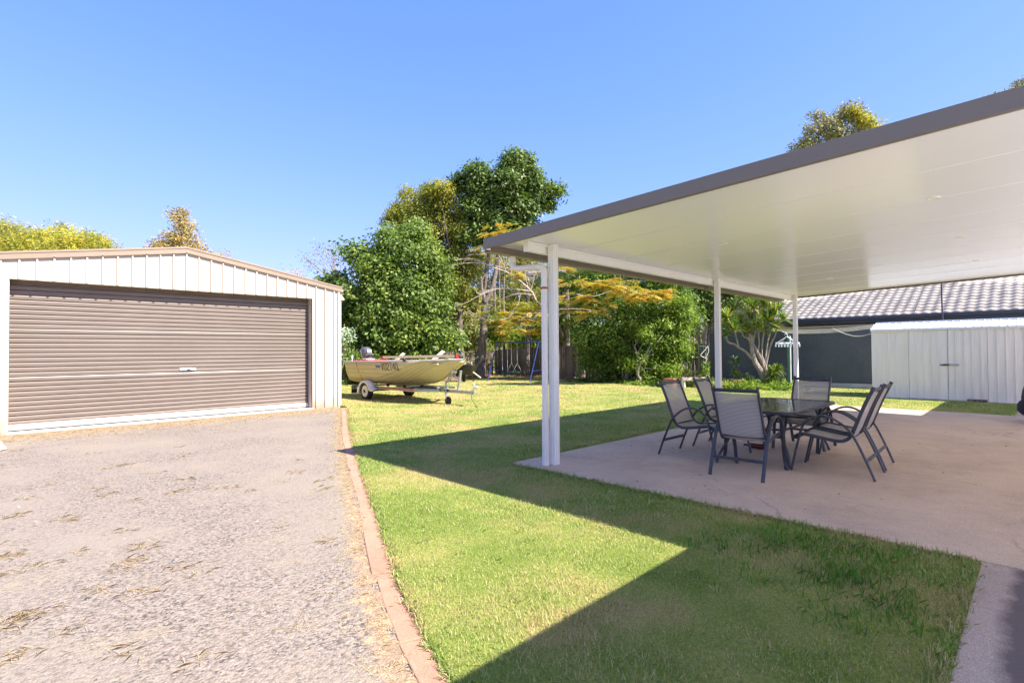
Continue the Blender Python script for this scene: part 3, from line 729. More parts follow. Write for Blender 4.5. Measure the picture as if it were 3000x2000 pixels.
# rainwater head and stub of gutter on the right side
mb = MB()
mb.add([(GX1+0.01, GY+0.0, 3.05), (GX1+0.16, GY+0.0, 2.86), (GX1+0.16, GY+0.16, 2.86), (GX1+0.01, GY+0.16, 3.05), (GX1+0.01, GY+0.0, 2.82), (GX1+0.14, GY+0.0, 2.84), (GX1+0.14, GY+0.16, 2.84), (GX1+0.01, GY+0.16, 2.82)],
       [(0, 1, 5, 4), (1, 2, 6, 5), (2, 3, 7, 6), (3, 0, 4, 7), (0, 3, 2, 1), (4, 5, 6, 7)])
mb.box((GX1+0.012, GY+0.02, 0.05), (GX1+0.07, GY+0.09, 2.82)); mb.build('downpipe', M['cream'], gar)
mb = MB(); mb.box((GX1+0.012, GY+0.0, 3.06), (GX1+0.12, GB, 3.13)); mb.build('gutter', M['galv'], gar)

# ------------------------------------------------------------------ PATIO ROOF
def cz(y): return 2.782+0.035*(4.37-y)
RX0, RX1, RY0, RY1 = 4.4, 14.72, 4.92, -0.95
pr = thing('patio_roof', 'white insulated flat patio roof with brown fascia on white posts', 'patio roof', (5.06, 4.37, 0))
edges = [RX0+0.03]+[5.53+1.06*k for k in range(9)]+[RX1-0.02]
for a, b in zip(edges[:-1], edges[1:]):
    mb = MB(); g_ = 0.002; ya, yb = RY0-0.12, RY1+0.02
    # underside pan with a small lap lip, then body
    prof = [(a+g_, 0.006), (a+0.012, 0.0), (b-0.028, 0.0), (b-0.018, -0.004), (b-g_, -0.004), (b-g_, 0.075), (a+g_, 0.075)]
    m_ = len(prof); vs = [(x, y, cz(y)+dz) for y in (ya, yb) for x, dz in prof]
    mb.add(vs, [tuple(range(m_)), tuple(m_+q for q in reversed(range(m_)))]+[(q, (q+1) % m_, m_+(q+1) % m_, m_+q) for q in range(m_)])
    mb.build('roof_panel', M['ceiling'], pr)
def slopebox(mb, x0, x1, y0, y1, d0, d1):
    mb.add([(x0, y0, cz(y0)+d0), (x1, y0, cz(y0)+d0), (x1, y1, cz(y1)+d0), (x0, y1, cz(y1)+d0), (x0, y0, cz(y0)+d1), (x1, y0, cz(y0)+d1), (x1, y1, cz(y1)+d1), (x0, y1, cz(y1)+d1)],
           [(3, 2, 1, 0), (4, 5, 6, 7), (0, 1, 5, 4), (1, 2, 6, 5), (2, 3, 7, 6), (3, 0, 4, 7)]); return mb
for x0, x1 in ((RX0, RX0+0.026), (RX1-0.018, RX1+0.008)):
    mb = slopebox(MB(), x0, x1, RY0, RY1, -0.04, 0.088); slopebox(mb, x0+0.001 if x0 < 5 else x0-0.02, x1+0.022 if x0 < 5 else x1-0.001, RY0-0.13, RY1, -0.043, -0.030)
    mb.build('fascia', M['brown'], pr, bevel=0.003)
# gutter along the low side
gzb = cz(4.86)
mb = MB()
mb.box((RX0+0.027, 4.80, gzb-0.085), (RX1-0.02, 4.812, gzb+0.0)); mb.box((RX0+0.027, 4.905, gzb-0.085), (RX1-0.02, 4.917, gzb+0.08)); mb.build('gutter', M['brown'], pr)
mb = MB(); mb.box((RX0+0.028, 4.8125, gzb-0.084), (RX1-0.021, 4.9045, gzb-0.076)); mb.build('gutter_sole', M['creamtrim'], pr)  # sole coloured lighter to stand in for bounced light on the underside
# beam (channel) under the panels
bz = cz(4.37)
mb = MB(); mb.box((4.64, 4.385, bz-0.125), (14.55, 4.435, bz-0.002)); mb.box((4.64, 4.365, bz-0.03), (14.55, 4.3845, bz-0.003)); mb.box((4.64, 4.372, bz-0.125), (14.55, 4.3845, bz-0.112)); mb.build('beam', M['white'], pr, bevel=0.003)
mb = MB(); mb.box((4.632, 4.362, bz-0.13), (4.6395, 4.44, bz-0.001)); mb.build('beam_end_cap', M['white'], pr)
for px_ in (5.04, 9.80, 14.26):
    mb = MB(); hw = 0.045; n_ = 0.007; cy = 4.32
    pts = []
    # square tube with shallow grooves on every face
    def face(a, b):
        out = []
        for t in (0, .22, .25, .33, .36, .64, .67, .75, .78):
            dep = n_ if t in (.25, .33, .67, .75) else 0
            out.append((a[0]+(b[0]-a[0])*t, a[1]+(b[1]-a[1])*t, dep, (b[1]-a[1], -(b[0]-a[0]))))
        return out
    cs = [(px_-hw, cy-hw), (px_+hw, cy-hw), (px_+hw, cy+hw), (px_-hw, cy+hw)]
    for k in range(4):
        for x, y, dep, (nx, ny) in face(cs[k], cs[(k+1) % 4]):
            l = math.hypot(nx, ny); pts.append((x-nx/l*dep, y-ny/l*dep))
    mb.prism(pts, 0.03, bz-0.004); mb.build('post', M['white'], pr)
mb = MB(); mb.box((9.70, 4.45, bz-0.19), (9.76, 4.54, bz-0.126)); mb.bar((9.55, 4.45, bz-0.08), (9.72, 4.45, bz-0.17), 0.02, 0.01); mb.build('gutter_bracket', M['brown'], pr)
# downlights
for k, (x, y) in enumerate(((6.52, 0.72), (9.18, 0.74), (11.79, 0.75), (6.84, 2.93), (9.3, 2.93), (11.8, 2.93))):
    t = thing('downlight', ['round recessed ceiling downlight nearest the right end of the brown fascia', 'round recessed ceiling downlight in the middle of the right hand row', 'round recessed ceiling downlight farthest along the right hand row',
              'round recessed ceiling downlight nearest the corner post', 'round recessed ceiling downlight in the middle of the row by the posts', 'round recessed ceiling downlight farthest along the row by the posts'][k], 'downlight', (x, y, cz(y)), 0, 'downlights in the patio ceiling')
    mb = MB(); mb.lathe([(0.056, -0.0005), (0.056, -0.007), (0.044, -0.010), (0.040, -0.003)], (x, y, cz(y)), 'z', 24); mb.build('trim_ring', M['white'], t, smooth=True)
    mb = MB(); mb.lathe([(0.038, -0.004), (0.036, -0.0055), (0.01, -0.006)], (x, y, cz(y)), 'z', 20); mb.build('lens', M['pvc'], t, smooth=True)
# downpipe
dp = thing('downpipe', 'white pvc stormwater downpipe with swan neck beside corner post', 'downpipe', (4.93, 4.372, 0.03))
def arc_pts(pts, r=0.07, n=5):
    P = [Vector(p) for p in pts]; out = [P[0]]
    for a, b, c in zip(P[:-2], P[1:-1], P[2:]):
        d1 = (a-b).normalized(); d2 = (c-b).normalized()
        for i in range(n+1):
            t = i/n; out.append((b+d1*r)*(1-t)**2+b*2*t*(1-t)+(b+d2*r)*t*t)
    out.append(P[-1]); return out
path_ = arc_pts([(4.86, 4.86, gzb-0.086), (4.86, 4.86, 2.52), (4.93, 4.372, 2.50), (4.93, 4.372, 0.35)], 0.09)
mb = MB(); mb.tube(path_, 0.040, 16); mb.build('pipe', M['pvc'], dp, smooth=True)
mb = MB(); mb.tube([(4.93, 4.372, 0.55), (4.93, 4.372, 0.03)], 0.045, 16); mb.build('lower_socket', M['pvc'], dp, smooth=True)
mb = MB(); mb.tube([(4.86, 4.86, 2.60), (4.86, 4.86, 2.655)], 0.045, 16); mb.tube([(4.93, 4.372, 2.42), (4.93, 4.372, 2.36)], 0.044, 16); mb.build('collar', M['pvc'], dp, smooth=True)
mb = MB(); mb.tube([(4.93, 4.372, 2.215), (4.93, 4.372, 2.24)], 0.046, 16); mb.build('pipe_clip', M['orange_strap'], dp, smooth=True)

# ------------------------------------------------------------------ ADDED OPEN ROOF behind the viewpoint: eave shades the foreground, open sides pass bounce light
hs = thing('added_open_roof', 'added unseen white roof behind the viewpoint, open to let bounce light in', 'added_open_roof', (4, -0.95, 0))
mb = MB(); mb.box((-9.5, -3.3, 2.47), (19.4, -0.34, 2.53)); mb.build('roof', M['ceiling'], hs)
for x in (-7, -2.5, 8.0, 13.0, 18.5):
    mb = MB(); mb.box((x-.045, -3.2, 0.0), (x+.045, -3.11, 2.468)); mb.build('post', M['white'], hs)
mb = MB(); mb.prism([(-14, -0.96), (22, -0.96), (22, -12), (-14, -12)], -0.05, 0.024); mb.build('added_bounce_paving', M['concrete_white'], kind='structure')  # unseen paving added to bounce sunlight up under the patio roof

# ------------------------------------------------------------------ FENCES
FX = 22.3
fn = thing('paling_fence', 'weathered grey timber paling fence behind the swing set and leafy bush', 'fence', (FX, 17, 0))
y = 10.32; palings = []
base_me = MB().box((-0.009, -0.048, 0), (0.009, 0.048, 1.0)).mesh('paling'); base_me.materials.append(M['paling'])
def paling(parent, x, y, h, rz, tilt=0):
    o = bpy.data.objects.new('paling', base_me); C.objects.link(o); o.parent = parent
    o.location = Vector((x, y, -0.02))-ORG[parent.name]; o.rotation_euler = (tilt, 0, rz); o.scale = (1, 1, h)
while y < 23.9:
    h = 1.72 if y < 19.5 else 1.72-(y-19.5)*0.045
    paling(fn, FX+rd.uniform(-.008, .008), y, h+rd.uniform(-.025, .02), 0, rd.uniform(-.012, .012)); y += 0.108
mb = MB(); mb.bar((FX+.05, 10.3, .4), (FX+.05, 23.9, .4), .05, .08); mb.bar((FX+.05, 10.3, 1.35), (FX+.05, 23.9, 1.35), .05, .08); mb.build('rail', M['paling'], fn)
fr = thing('paling_fence', 'older sunlit timber paling fence with ragged top behind the boat', 'fence', (15, 23.95, 0))
x = 9.0
while x < FX-0.1:
    paling(fr, x, 23.95+rd.uniform(-.01, .01), 1.48+rd.uniform(-.09, .05), R(90), rd.uniform(-.03, .03)); x += 0.125
mb = MB(); mb.bar((9, 24.0, .4), (FX, 24.0, .4), .05, .08); mb.bar((9, 24.0, 1.15), (FX, 24.0, 1.15), .05, .08); mb.build('rail', M['paling'], fr)
cf = thing('shade_cloth_fence', 'fence screened with dark blue grey shade cloth behind the clothesline', 'fence', (FX, 7, 0))
mb = MB(); ny, nz = 60, 8
vs = [(FX-0.02+0.012*math.sin(i*1.1)+0.01*math.sin(i*.37+j), 10.2-i*(12.2/ny), 0.17+j*(1.97/nz)) for i in range(ny+1) for j in range(nz+1)]
mb.add(vs, [(i*(nz+1)+j, (i+1)*(nz+1)+j, (i+1)*(nz+1)+j+1, i*(nz+1)+j+1) for i in range(ny) for j in range(nz)]); mb.build('shade_cloth', M['shadecloth'], cf, smooth=True)
for k in range(6):
    mb = MB(); mb.box((FX+0.02, 10.15-k*2.4-.03, -0.02), (FX+0.08, 10.15-k*2.4+.03, 2.12)); mb.build('fence_post', M['galv'], cf)
for k in range(4):
    mb = MB(); mb.box((FX-0.05, 10.2-(k+1)*3.05+.01, -0.02), (FX-0.01, 10.2-k*3.05, 0.165)); mb.build('kick_board', M['stake'], cf)

# ------------------------------------------------------------------ NEIGHBOUR'S HOUSE
HX = 24.3; HZ = 2.70; pit = math.atan(0.40)
nb = thing('neighbour_house', 'neighbouring house with grey wavy tiled roof and dark gutter', 'house', (25.2, 2, 0))
mb = MB(); mb.box((HX+0.55, -6, -0.05), (HX+0.8, 4.1, 2.45)); mb.build('wall', M['greypaint'], nb)
mb = MB(); mb.box((HX+1.9, 4.1, -0.05), (HX+2.1, 8.4, 2.45)); mb.build('recess_wall', M['dark_room'], nb)
mb = MB(); mb.box((HX+0.5, 4.101, 2.33), (HX+0.62, 8.4, 2.40)); mb.build('verandah_trim', M['stake'], nb)
mb = MB(); mb.box((HX+0.02, -6, 2.455), (HX+1.9, 8.6, 2.475)); mb.build('eave_lining', M['gutterdark'], nb)
mb = MB(); mb.box((HX-0.10, -6, 2.57), (HX+0.02, 8.62, 2.69)); mb.build('gutter', M['gutterdark'], nb, bevel=0.01)
mb = MB(); mb.box((HX+0.021, -6, 2.44), (HX+0.05, 8.62, 2.66)); mb.build('fascia', M['gutterdark'], nb)
mb = MB(); mb.box((HX+0.43, 0.93, 0.0), (HX+0.53, 1.07, 2.45)); mb.build('downpipe', M['gutterdark'], nb, bevel=0.01)
mb = MB(); mb.box((HX+0.52, -1.2, 1.1), (HX+0.545, 0.75, 2.32)); wf = mb.build('window_frame', M['white'], nb)
mb = MB(); mb.box((HX+0.50, -1.12, 1.18), (HX+0.518, 0.68, 2.25)); mb.build('window_pane', M['window'], wf)
mb = MB(); mb.add([(HX, -6, HZ-0.03), (HX, 8.62, HZ-0.03), (HX+6, 8.62, HZ-0.03+2.4), (HX+6, -6, HZ-0.03+2.4)], [(0, 1, 2, 3)]); mb.build('roof_base', M['tile_bed'], nb)
mb = MB(); mb.add([(HX, 8.63, 2.45), (HX+12, 8.63, 2.45), (HX+6, 8.63, 5.05)], [(0, 1, 2)]); mb.build('gable', M['greypaint'], nb)
# tiles: one wave-section tile, 0.30 m cover, 0.34 m gauge
tw, tl = 0.30, 0.345
mb = MB(); nseg = 8; vs = []
for r_ in range(3):
    for k in range(nseg+1):
        t = k/nseg; zz = 0.016*math.sin(2*math.pi*t)
        a, dz = ((0.0, -0.04), (0.0, 0.0), (tl+0.03, -0.02))[r_]
        vs.append((a, t*(tw+0.001), 0.03+zz+dz))
mb.add(vs, [(r_*(nseg+1)+k, r_*(nseg+1)+k+1, (r_+1)*(nseg+1)+k+1, (r_+1)*(nseg+1)+k) for r_ in range(2) for k in range(nseg)])
tme = mb.mesh('roof_tile'); tme.materials.append(M['tile']); tme.polygons.foreach_set('use_smooth', [p.index >= nseg for p in tme.polygons])
rot = Matrix.Rotation(-pit, 4, 'Y'); rest = MB(); cnt = 0
rows = []
for rr in range(13):
    for k in range(32): rows.append((rr, 8.32-k*tw))
rows.sort(key=lambda q: (q[0]*0.5+abs(q[1]-3)*0.35))
for rr, yy in rows:
    pos = Vector((HX-0.04+math.cos(pit)*tl*rr, yy, HZ-0.02+math.sin(pit)*tl*rr+rd.uniform(0, .004)))
    if cnt < 298:
        o = bpy.data.objects.new('roof_tile', tme); C.objects.link(o); o.parent = nb; o.location = pos-ORG[nb.name]; o.rotation_euler = (0, -pit+rd.uniform(-.004, .004), rd.uniform(-.006, .006)); cnt += 1
    else:
        rest.add([pos+(rot @ Vector(v)) for v in mb.v], mb.f)
rest.build('more_roof_tiles', M['tile'], nb, kind='stuff')
mb = MB()
for k in range(13): mb.box((HX+k*tl*math.cos(pit)-.03, 8.60, HZ+k*tl*math.sin(pit)+0.0), (HX+(k+1)*tl*math.cos(pit)-.03, 8.70, HZ+k*tl*math.sin(pit)+0.10))
mb.build('verge_capping', M['tile'], nb)
ms = thing('antenna_mast', 'thin dark mast pole standing before the tiled roof', 'mast', (23.9, 2.46, 0))
mb = MB(); mb.tube([(23.9, 2.46, 0), (23.9, 2.46, 2.6)], 0.035, 8); mb.tube([(23.9, 2.46, 2.6), (23.9, 2.48, 5.2)], 0.025, 8); mb.build('pole', M['gutterdark'], ms)
mb = MB(); mb.tube([(23.9, 2.5, 5.0), (23.85, 3.3, 2.6), (23.8, 3.7, 1.8)], 0.005, 5); mb.build('guy_wire', M['gutterdark'], ms)

# ------------------------------------------------------------------ GARDEN SHED
SX = 18.6; SY1 = 3.55; SY0 = -0.35
sd = thing('garden_shed', 'small off white ribbed metal garden shed with double doors', 'shed', (19.3, 1.6, 0))
ribs = [3.51, 3.32, 3.15, 2.99, 2.82]; dr = [2.51, 2.34, 2.17, 2.01, 1.82, 1.65, 1.47, 1.31, 1.13]; rr_ = [0.82, 0.65, 0.48, 0.31, 0.14, -0.03, -0.2]
def shed_sheet(y0, y1, x=SX, z0=0.02, z1=1.99, parent=sd, name='wall_sheet', rib=True):
    mb = MB(); mb.box((x, y1, z0), (x+0.02, y0, z1))
    if rib:
        mb.add([(x+0.001, y0+0.010, z0), (x-0.028, y0+0.007, z0), (x-0.028, y0-0.012, z0), (x+0.001, y0-0.015, z0), (x+0.001, y0+0.010, z1), (x-0.028, y0+0.007, z1), (x-0.028, y0-0.012, z1), (x+0.001, y0-0.015, z1)],
               [(0, 1, 5, 4), (1, 2, 6, 5), (2, 3, 7, 6), (0, 3, 2, 1), (4, 5, 6, 7)])
    mb.build(name, M['shed'], parent)
ed = [SY1]+ribs[1:]+[2.72]
for a, b in zip(ed[:-1], ed[1:]): shed_sheet(a, b, rib=a != SY1)
ed = [0.97]+rr_+[SY0]
for a, b in zip(ed[:-1], ed[1:]): shed_sheet(a, b, rib=a != 0.97)
for nm, e in (('shed_door', [2.68]+dr[:5]), ('shed_door', [1.815]+dr[5:]+[1.01])):
    d_ = MB(); d_.box((SX-0.012, e[-1]+0.004, 0.03), (SX+0.006, e[0]-0.004, 1.93)); d_.box((SX-0.018, e[0]-0.035, 0.03), (SX-0.013, e[0]-0.005, 1.93)); d_.box((SX-0.018, e[-1]+0.005, 0.03), (SX-0.013, e[-1]+0.035, 1.93))
    dob = d_.build(nm, M['shed'], sd)
    for a in e[1:-1] if nm and e[-1] != 1.82 else e[1:-1]:
        mb = MB(); mb.add([(SX-0.0125, a+0.012, 0.05), (SX-0.040, a+0.008, 0.05), (SX-0.040, a-0.010, 0.05), (SX-0.0125, a-0.014, 0.05), (SX-0.0125, a+0.012, 1.91), (SX-0.040, a+0.008, 1.91), (SX-0.040, a-0.010, 1.91), (SX-0.0125, a-0.014, 1.91)],
               [(0, 1, 5, 4), (1, 2, 6, 5), (2, 3, 7, 6), (0, 3, 2, 1), (4, 5, 6, 7)]); mb.build('door_rib', M['shed'], dob)
mb = MB(); mb.box((SX-0.02, 2.685, 0.0), (SX-0.001, 2.72, 1.975)); mb.box((SX-0.02, 0.97, 0.0), (SX-0.001, 1.005, 1.975)); mb.box((SX-0.02, 1.006, 1.935), (SX-0.001, 2.684, 1.975)); mb.box((SX-0.03, 1.006, 0.0), (SX-0.001, 2.684, 0.024)); mb.build('door_frame', M['shed'], sd)
mb = MB(); mb.box((SX-0.047, 1.58, 0.95), (SX-0.041, 1.99, 1.01)); mb.build('latch_plate', M['galv'], sd)
mb = MB(); mb.tube([(SX-0.06, 1.93, 0.965), (SX-0.065, 1.88, 0.982), (SX-0.06, 1.79, 0.982)], [0.012, 0.018, 0.014], 8); mb.tube([(SX-0.055, 1.92, .96), (SX-.065, 1.95, .955), (SX-.055, 1.97, .975)], 0.006, 6); mb.build('rusty_bolt', M['rust'], sd)
mb = MB(); mb.box((SX+0.02, SY1-0.02, 0.0), (20.2, SY1, 1.98)); mb.box((20.18, SY0, 0), (20.2, SY1-0.021, 1.98)); mb.box((SX+0.02, SY0, 0.0), (20.179, SY0+0.02, 1.98)); mb.build('side_wall', M['shed'], sd)
mb = MB(); mb.box((SX-0.025, SY1-0.03, 0.0), (SX-0.001, SY1+0.012, 1.985)); mb.build('corner_trim', M['shed'], sd)
# roof: front slope, back slope, gable ends
rz0, rz1, rxm = 1.985, 2.19, 19.4
n_ = 24
for a in range(n_):
    y0 = SY1+0.03-a*(SY1-SY0+0.06)/n_; y1 = y0-(SY1-SY0+0.06)/n_
    mb = MB(); mb.add([(SX-0.05, y0, rz0+0.012), (SX-0.05, y1, rz0+0.012), (rxm, y1, rz1+0.012), (rxm, y0, rz1+0.012), (SX-0.05, y0, rz0), (SX-0.05, y1, rz0), (rxm, y1, rz1), (rxm, y0, rz1)],
       [(0, 1, 2, 3), (7, 6, 5, 4), (0, 4, 5, 1), (1, 5, 6, 2), (2, 6, 7, 3), (3, 7, 4, 0)])
    mb.bar((SX-0.045, y0-0.01, rz0+0.022), (rxm, y0-0.01, rz1+0.022), 0.022, 0.018); mb.build('roof_sheet', M['shedroof'], sd)
mb = MB(); mb.add([(rxm, SY1+.03, rz1+.012), (rxm, SY0-.03, rz1+.012), (20.25, SY0-.03, rz0), (20.25, SY1+.03, rz0)], [(0, 1, 2, 3)]); mb.add([(SX, SY1, 1.98), (20.2, SY1, 1.98), (rxm, SY1, rz1)], [(0, 1, 2)]); mb.box((rxm-.06, SY0-.03, rz1+.014), (rxm+.06, SY1+.03, rz1+.04)); mb.build('ridge_cap', M['shedroof'], sd)
mb = MB(); mb.box((SX-0.07, SY0-0.03, rz0-0.045), (SX-0.051, SY1+0.03, rz0+0.016)); mb.build('eave_flashing', M['shedroof'], sd)
mb = MB(); mb.box((SX-0.16, SY0-0.05, -0.02), (20.3, SY1+0.1, 0.012+0.012)); mb.build('base_slab', M['concrete_white'], sd)
wb = MB(); wb.box((SX-0.24, 1.02, 0.023), (SX-0.10, 1.42, 0.085)); tag(wb.build('wood_block', M['bark'], bevel=0.01), 'dark offcut of wood lying under the right shed door', 'wood block')
cv = thing('covered_barbecue', 'navy covered bulky item at the right edge by the shed path', 'cover', (13.95, 0.12, 0.03))
mb = MB(); mb.ball((13.95, -0.12, 0.5), (0.42, 0.42, 0.46), 18, 12, 0.03); mb.build('cover_body', M['navy'], cv, smooth=True)
mb = MB(); mb.ball((13.8, 0.2, 0.32), (0.12, 0.16, 0.17), 14, 10, 0.03); mb.build('side_pouch', M['navy'], cv, smooth=True)

# ------------------------------------------------------------------ PATIO TABLE AND CHAIRS
def bend(pts, n=6):
    """smooth curve through control points (Catmull-Rom)"""
    P = [Vector(p) for p in pts]; P = [P[0]*2-P[1]]+P+[P[-1]*2-P[-2]]; out = []
    for i in range(1, len(P)-2):
        for j in range(n):
            t = j/n; a, b, c, d = P[i-1:i+3]
            out.append(0.5*((2*b)+(c-a)*t+(2*a-5*b+4*c-d)*t*t+(3*b-a-3*c+d)*t**3))
    out.append(P[-2]); return out

def make_chair(label):
    """local frame: faces +Y, rear feet at y=0, centre x=0"""
    t = thing('patio_chair', label, 'chair', (0, 0, 0), 0, 'charcoal sling chairs round the glass table')
    W = 0.285; S = 0.245
    arch = bend([(0, 0.0, 0), (0, 0.085, 0.22), (0, 0.20, 0.47), (0, 0.32, 0.595), (0, 0.46, 0.655), (0, 0.60, 0.625), (0, 0.69, 0.53), (0, 0.755, 0.30), (0, 0.82, 0.0)], 7)
    for sg in (-1, 1):
        mb = MB(); mb.tube([(p.x+sg*W, p.y, p.z) for p in arch], 0.5, 8, flat=((1, 0, 0), 0.026, 0.042)); mb.build('arm_leg', M['charcoal'], t, smooth=True)
    rail = bend([(0, 0.0, 1.0), (0, 0.09, 0.80), (0, 0.165, 0.60), (0, 0.215, 0.47), (0, 0.27, 0.405), (0, 0.36, 0.385), (0, 0.55, 0.41), (0, 0.70, 0.43), (0, 0.78, 0.40), (0, 0.80, 0.375)], 6)
    for sg in (-1, 1):
        mb = MB(); mb.tube([(p.x+sg*S, p.y, p.z) for p in rail], 0.5, 8, flat=((1, 0, 0), 0.040, 0.028)); mb.build('side_rail', M['charcoal'], t, smooth=True)
    # sling cloth with uv along its length
    prof = rail[2:-1]; n_ = len(prof); nx = 6; vs = []; fs = []
    for i, p in enumerate(prof):
        for k in range(nx+1):
            u = k/nx; sag = 0.012*math.sin(math.pi*u)
            dv = prof[min(i+1, n_-1)]-prof[max(i-1, 0)]; nn = Vector((0, dv.z, -dv.y)).normalized()
            vs.append(Vector((-S+0.012+(2*S-0.024)*u, p.y, p.z))+nn*sag)
    fs = [(i*(nx+1)+k, i*(nx+1)+k+1, (i+1)*(nx+1)+k+1, (i+1)*(nx+1)+k) for i in range(n_-1) for k in range(nx)]
    me = bpy.data.meshes.new('sling'); me.from_pydata([tuple(v) for v in vs], [], fs); me.update()
    uv = me.uv_layers.new(name='UVMap'); cum = [0]
    for i in range(1, n_): cum.append(cum[-1]+(prof[i]-prof[i-1]).length)
    for lp in me.loops:
        i, k = divmod(lp.vertex_index, nx+1); uv.data[lp.index].uv = (k/nx*0.5, cum[i]*0.55)
    me.polygons.foreach_set('use_smooth', [True]*len(me.polygons)); link('sling', me, M['sling'], t)
    mb = MB(); mb.bar((-S, 0.018, 0.962), (S, 0.018, 0.962), 0.022, 0.04, (0, -0.35, 1)); mb.build('top_bar', M['charcoal'], t, bevel=0.006)
    mb = MB(); mb.tube([(-S, 0.235, 0.43), (S, 0.235, 0.43)], 0.011, 8); mb.tube([(-S, 0.2, 0.36), (-S, 0.2, 0.365)], 0.004, 6); mb.build('lumbar_bar', M['charcoal'], t, smooth=True)
    mb = MB(); mb.tube([(-S, 0.775, 0.375), (S, 0.775, 0.375)], 0.012, 8); mb.build('front_bar', M['charcoal'], t, smooth=True)
    mb = MB(); mb.bar((-W, 0.078, 0.20), (W, 0.078, 0.20), 0.022, 0.034); mb.build('rear_stretcher', M['charcoal'], t, bevel=0.004)
    return t
chairs = [((5.835, 2.40), -90, 'charcoal sling chair at the near head of the table with its back to the viewer'),
          ((6.80, 3.71), 180, 'charcoal sling chair nearer the corner post on the lawn side of the table'),
          ((7.67, 3.66), 180, 'charcoal sling chair on the lawn side partly hidden by the head chair'),
          ((7.0, 1.285), 0, 'charcoal sling chair seen side on nearest the viewer on the right of the table'),
          ((7.69, 1.31), 0, 'charcoal sling chair beside the nearest right hand chair slightly farther away'),
          ((8.80, 2.44), 90, 'charcoal sling chair at the far head of the table facing the viewer')]
c0 = make_chair(chairs[0][2])
for k, ((x, y), rz, lb) in enumerate(chairs):
    o = c0 if k == 0 else copy_tree(c0)
    o.location = (x, y, 0.031); o.rotation_euler = (0, 0, R(rz+rd.uniform(-2, 2))); o['label'] = lb

tb = thing('patio_table', 'rectangular glass topped patio table with charcoal frame and crossed legs', 'table', (7.5, 2.54, 0.03))
TX, TY, TZ = 0.94, 0.51, 0.71
def rrect(hx, hy, r, n=8):
    out = []
    for cx, cy, a0 in ((hx-r, hy-r, 0), (-hx+r, hy-r, 90), (-hx+r, -hy+r, 180), (hx-r, -hy+r, 270)):
        for i in range(n+1):
            a = R(a0+90*i/n); out.append((7.5+cx+r*math.cos(a), 2.54+cy+r*math.sin(a)))
    return out
mb = MB(); o_ = rrect(TX, TY, 0.16); i_ = rrect(TX-0.045, TY-0.045, 0.12); m_ = len(o_)
vs = [(x, y, z) for z in (TZ-0.035, TZ+0.004) for ring in (o_, i_) for x, y in ring]
fs = []
for k in range(m_):
    q = (k+1) % m_; fs += [(k, q, m_+q, m_+k), (2*m_+k, 3*m_+k, 3*m_+q, 2*m_+q), (k, 2*m_+k, 2*m_+q, q), (m_+k, m_+q, 3*m_+q, 3*m_+k)]
mb.add(vs, fs); mb.build('top_frame', M['charcoal'], tb, bevel=0.004)
mb = MB(); mb.prism(rrect(TX-0.05, TY-0.05, 0.115), TZ-0.006, TZ); mb.build('glass_top', M['glass'], tb)
for sx in (-1, 1):
    for sy in (-1, 1):
        def P(a, b, z): return (7.5+sx*a, 2.54+sy*b, z)
        mb = MB(); mb.tube(bend([P(0.70, 0.40, 0.03), P(0.71, 0.37, 0.20), P(0.78, 0.33, 0.45), P(0.62, 0.30, TZ-0.037)], 6), 0.5, 8, flat=((0, 1, 0), 0.062, 0.040)); mb.build('leg', M['charcoal'], tb, smooth=True)
        mb = MB(); mb.tube(bend([P(0.86, 0.42, 0.03), P(0.84, 0.38, 0.14), P(0.70, 0.32, 0.34), P(0.70, 0.35, 0.52), P(0.86, 0.42, TZ-0.037)], 6), 0.5, 8, flat=((0, 1, 0), 0.034, 0.032)); mb.build('curved_brace', M['charcoal'], tb, smooth=True)
mb = MB(); mb.tube([(x, y, 0.47) for x, y in rrect(0.72, 0.33, 0.12)], 0.014, 8, closed=True); mb.build('lower_ring', M['charcoal'], tb, smooth=True)
for sx in (-1, 1):
    mb = MB(); mb.bar((7.5+sx*0.62, 2.54-0.34, TZ-0.05), (7.5+sx*0.62, 2.54+0.34, TZ-0.05), 0.035, 0.025); mb.build('cross_bar', M['charcoal'], tb)
bt = thing('glass_bottle', 'brown glass bottle lying on the concrete under the table', 'bottle', (7.78, 2.90, 0.03))
mb = MB(); mb.lathe([(0.001, -0.11), (0.036, -0.105), (0.038, -0.02), (0.034, 0.0), (0.038, 0.02), (0.037, 0.07), (0.018, 0.11), (0.014, 0.15), (0.015, 0.155)], (7.78, 2.90, 0.07), 'y', 16); mb.build('bottle_body', M['bottle'], bt, smooth=True)
mb = MB(); mb.lathe([(0.0165, 0.156), (0.0165, 0.168)], (7.78, 2.90, 0.07), 'y', 12); mb.build('cap', M['rust'], bt)

# ------------------------------------------------------------------ BOAT ON ITS TRAILER
BX, BS = 8.92, 15.78            # centreline, stern y ; bow towards -Y
def lerp(a, b, t): return a+(b-a)*t
def gp(px, py, z=0.0):
    d = at(px, py, 1)-CAM; return CAM+d*((z-EYE)/d.z)
def tab(u, T):
    for (a, x), (b, y) in zip(T[:-1], T[1:]):
        if u <= b: return lerp(x, y, (u-a)/(b-a)) if b > a else y
    return T[-1][1]
def gw(u): return tab(u, [(0, .78), (1, .82), (2, .83), (3, .80), (3.6, .73), (4.1, .61), (4.5, .44), (4.8, .24), (5.03, .03)])
def gzt(u): return tab(u, [(0, 1.15), (2, 1.165), (3.2, 1.185), (4, 1.20), (5.03, 1.235)])
def cw(u): return min(gw(u), tab(u, [(0, .62), (1.5, .64), (2.6, .70), (3.4, .75), (3.9, .70), (4.05, .63)])) if u < 4.05 else gw(u)
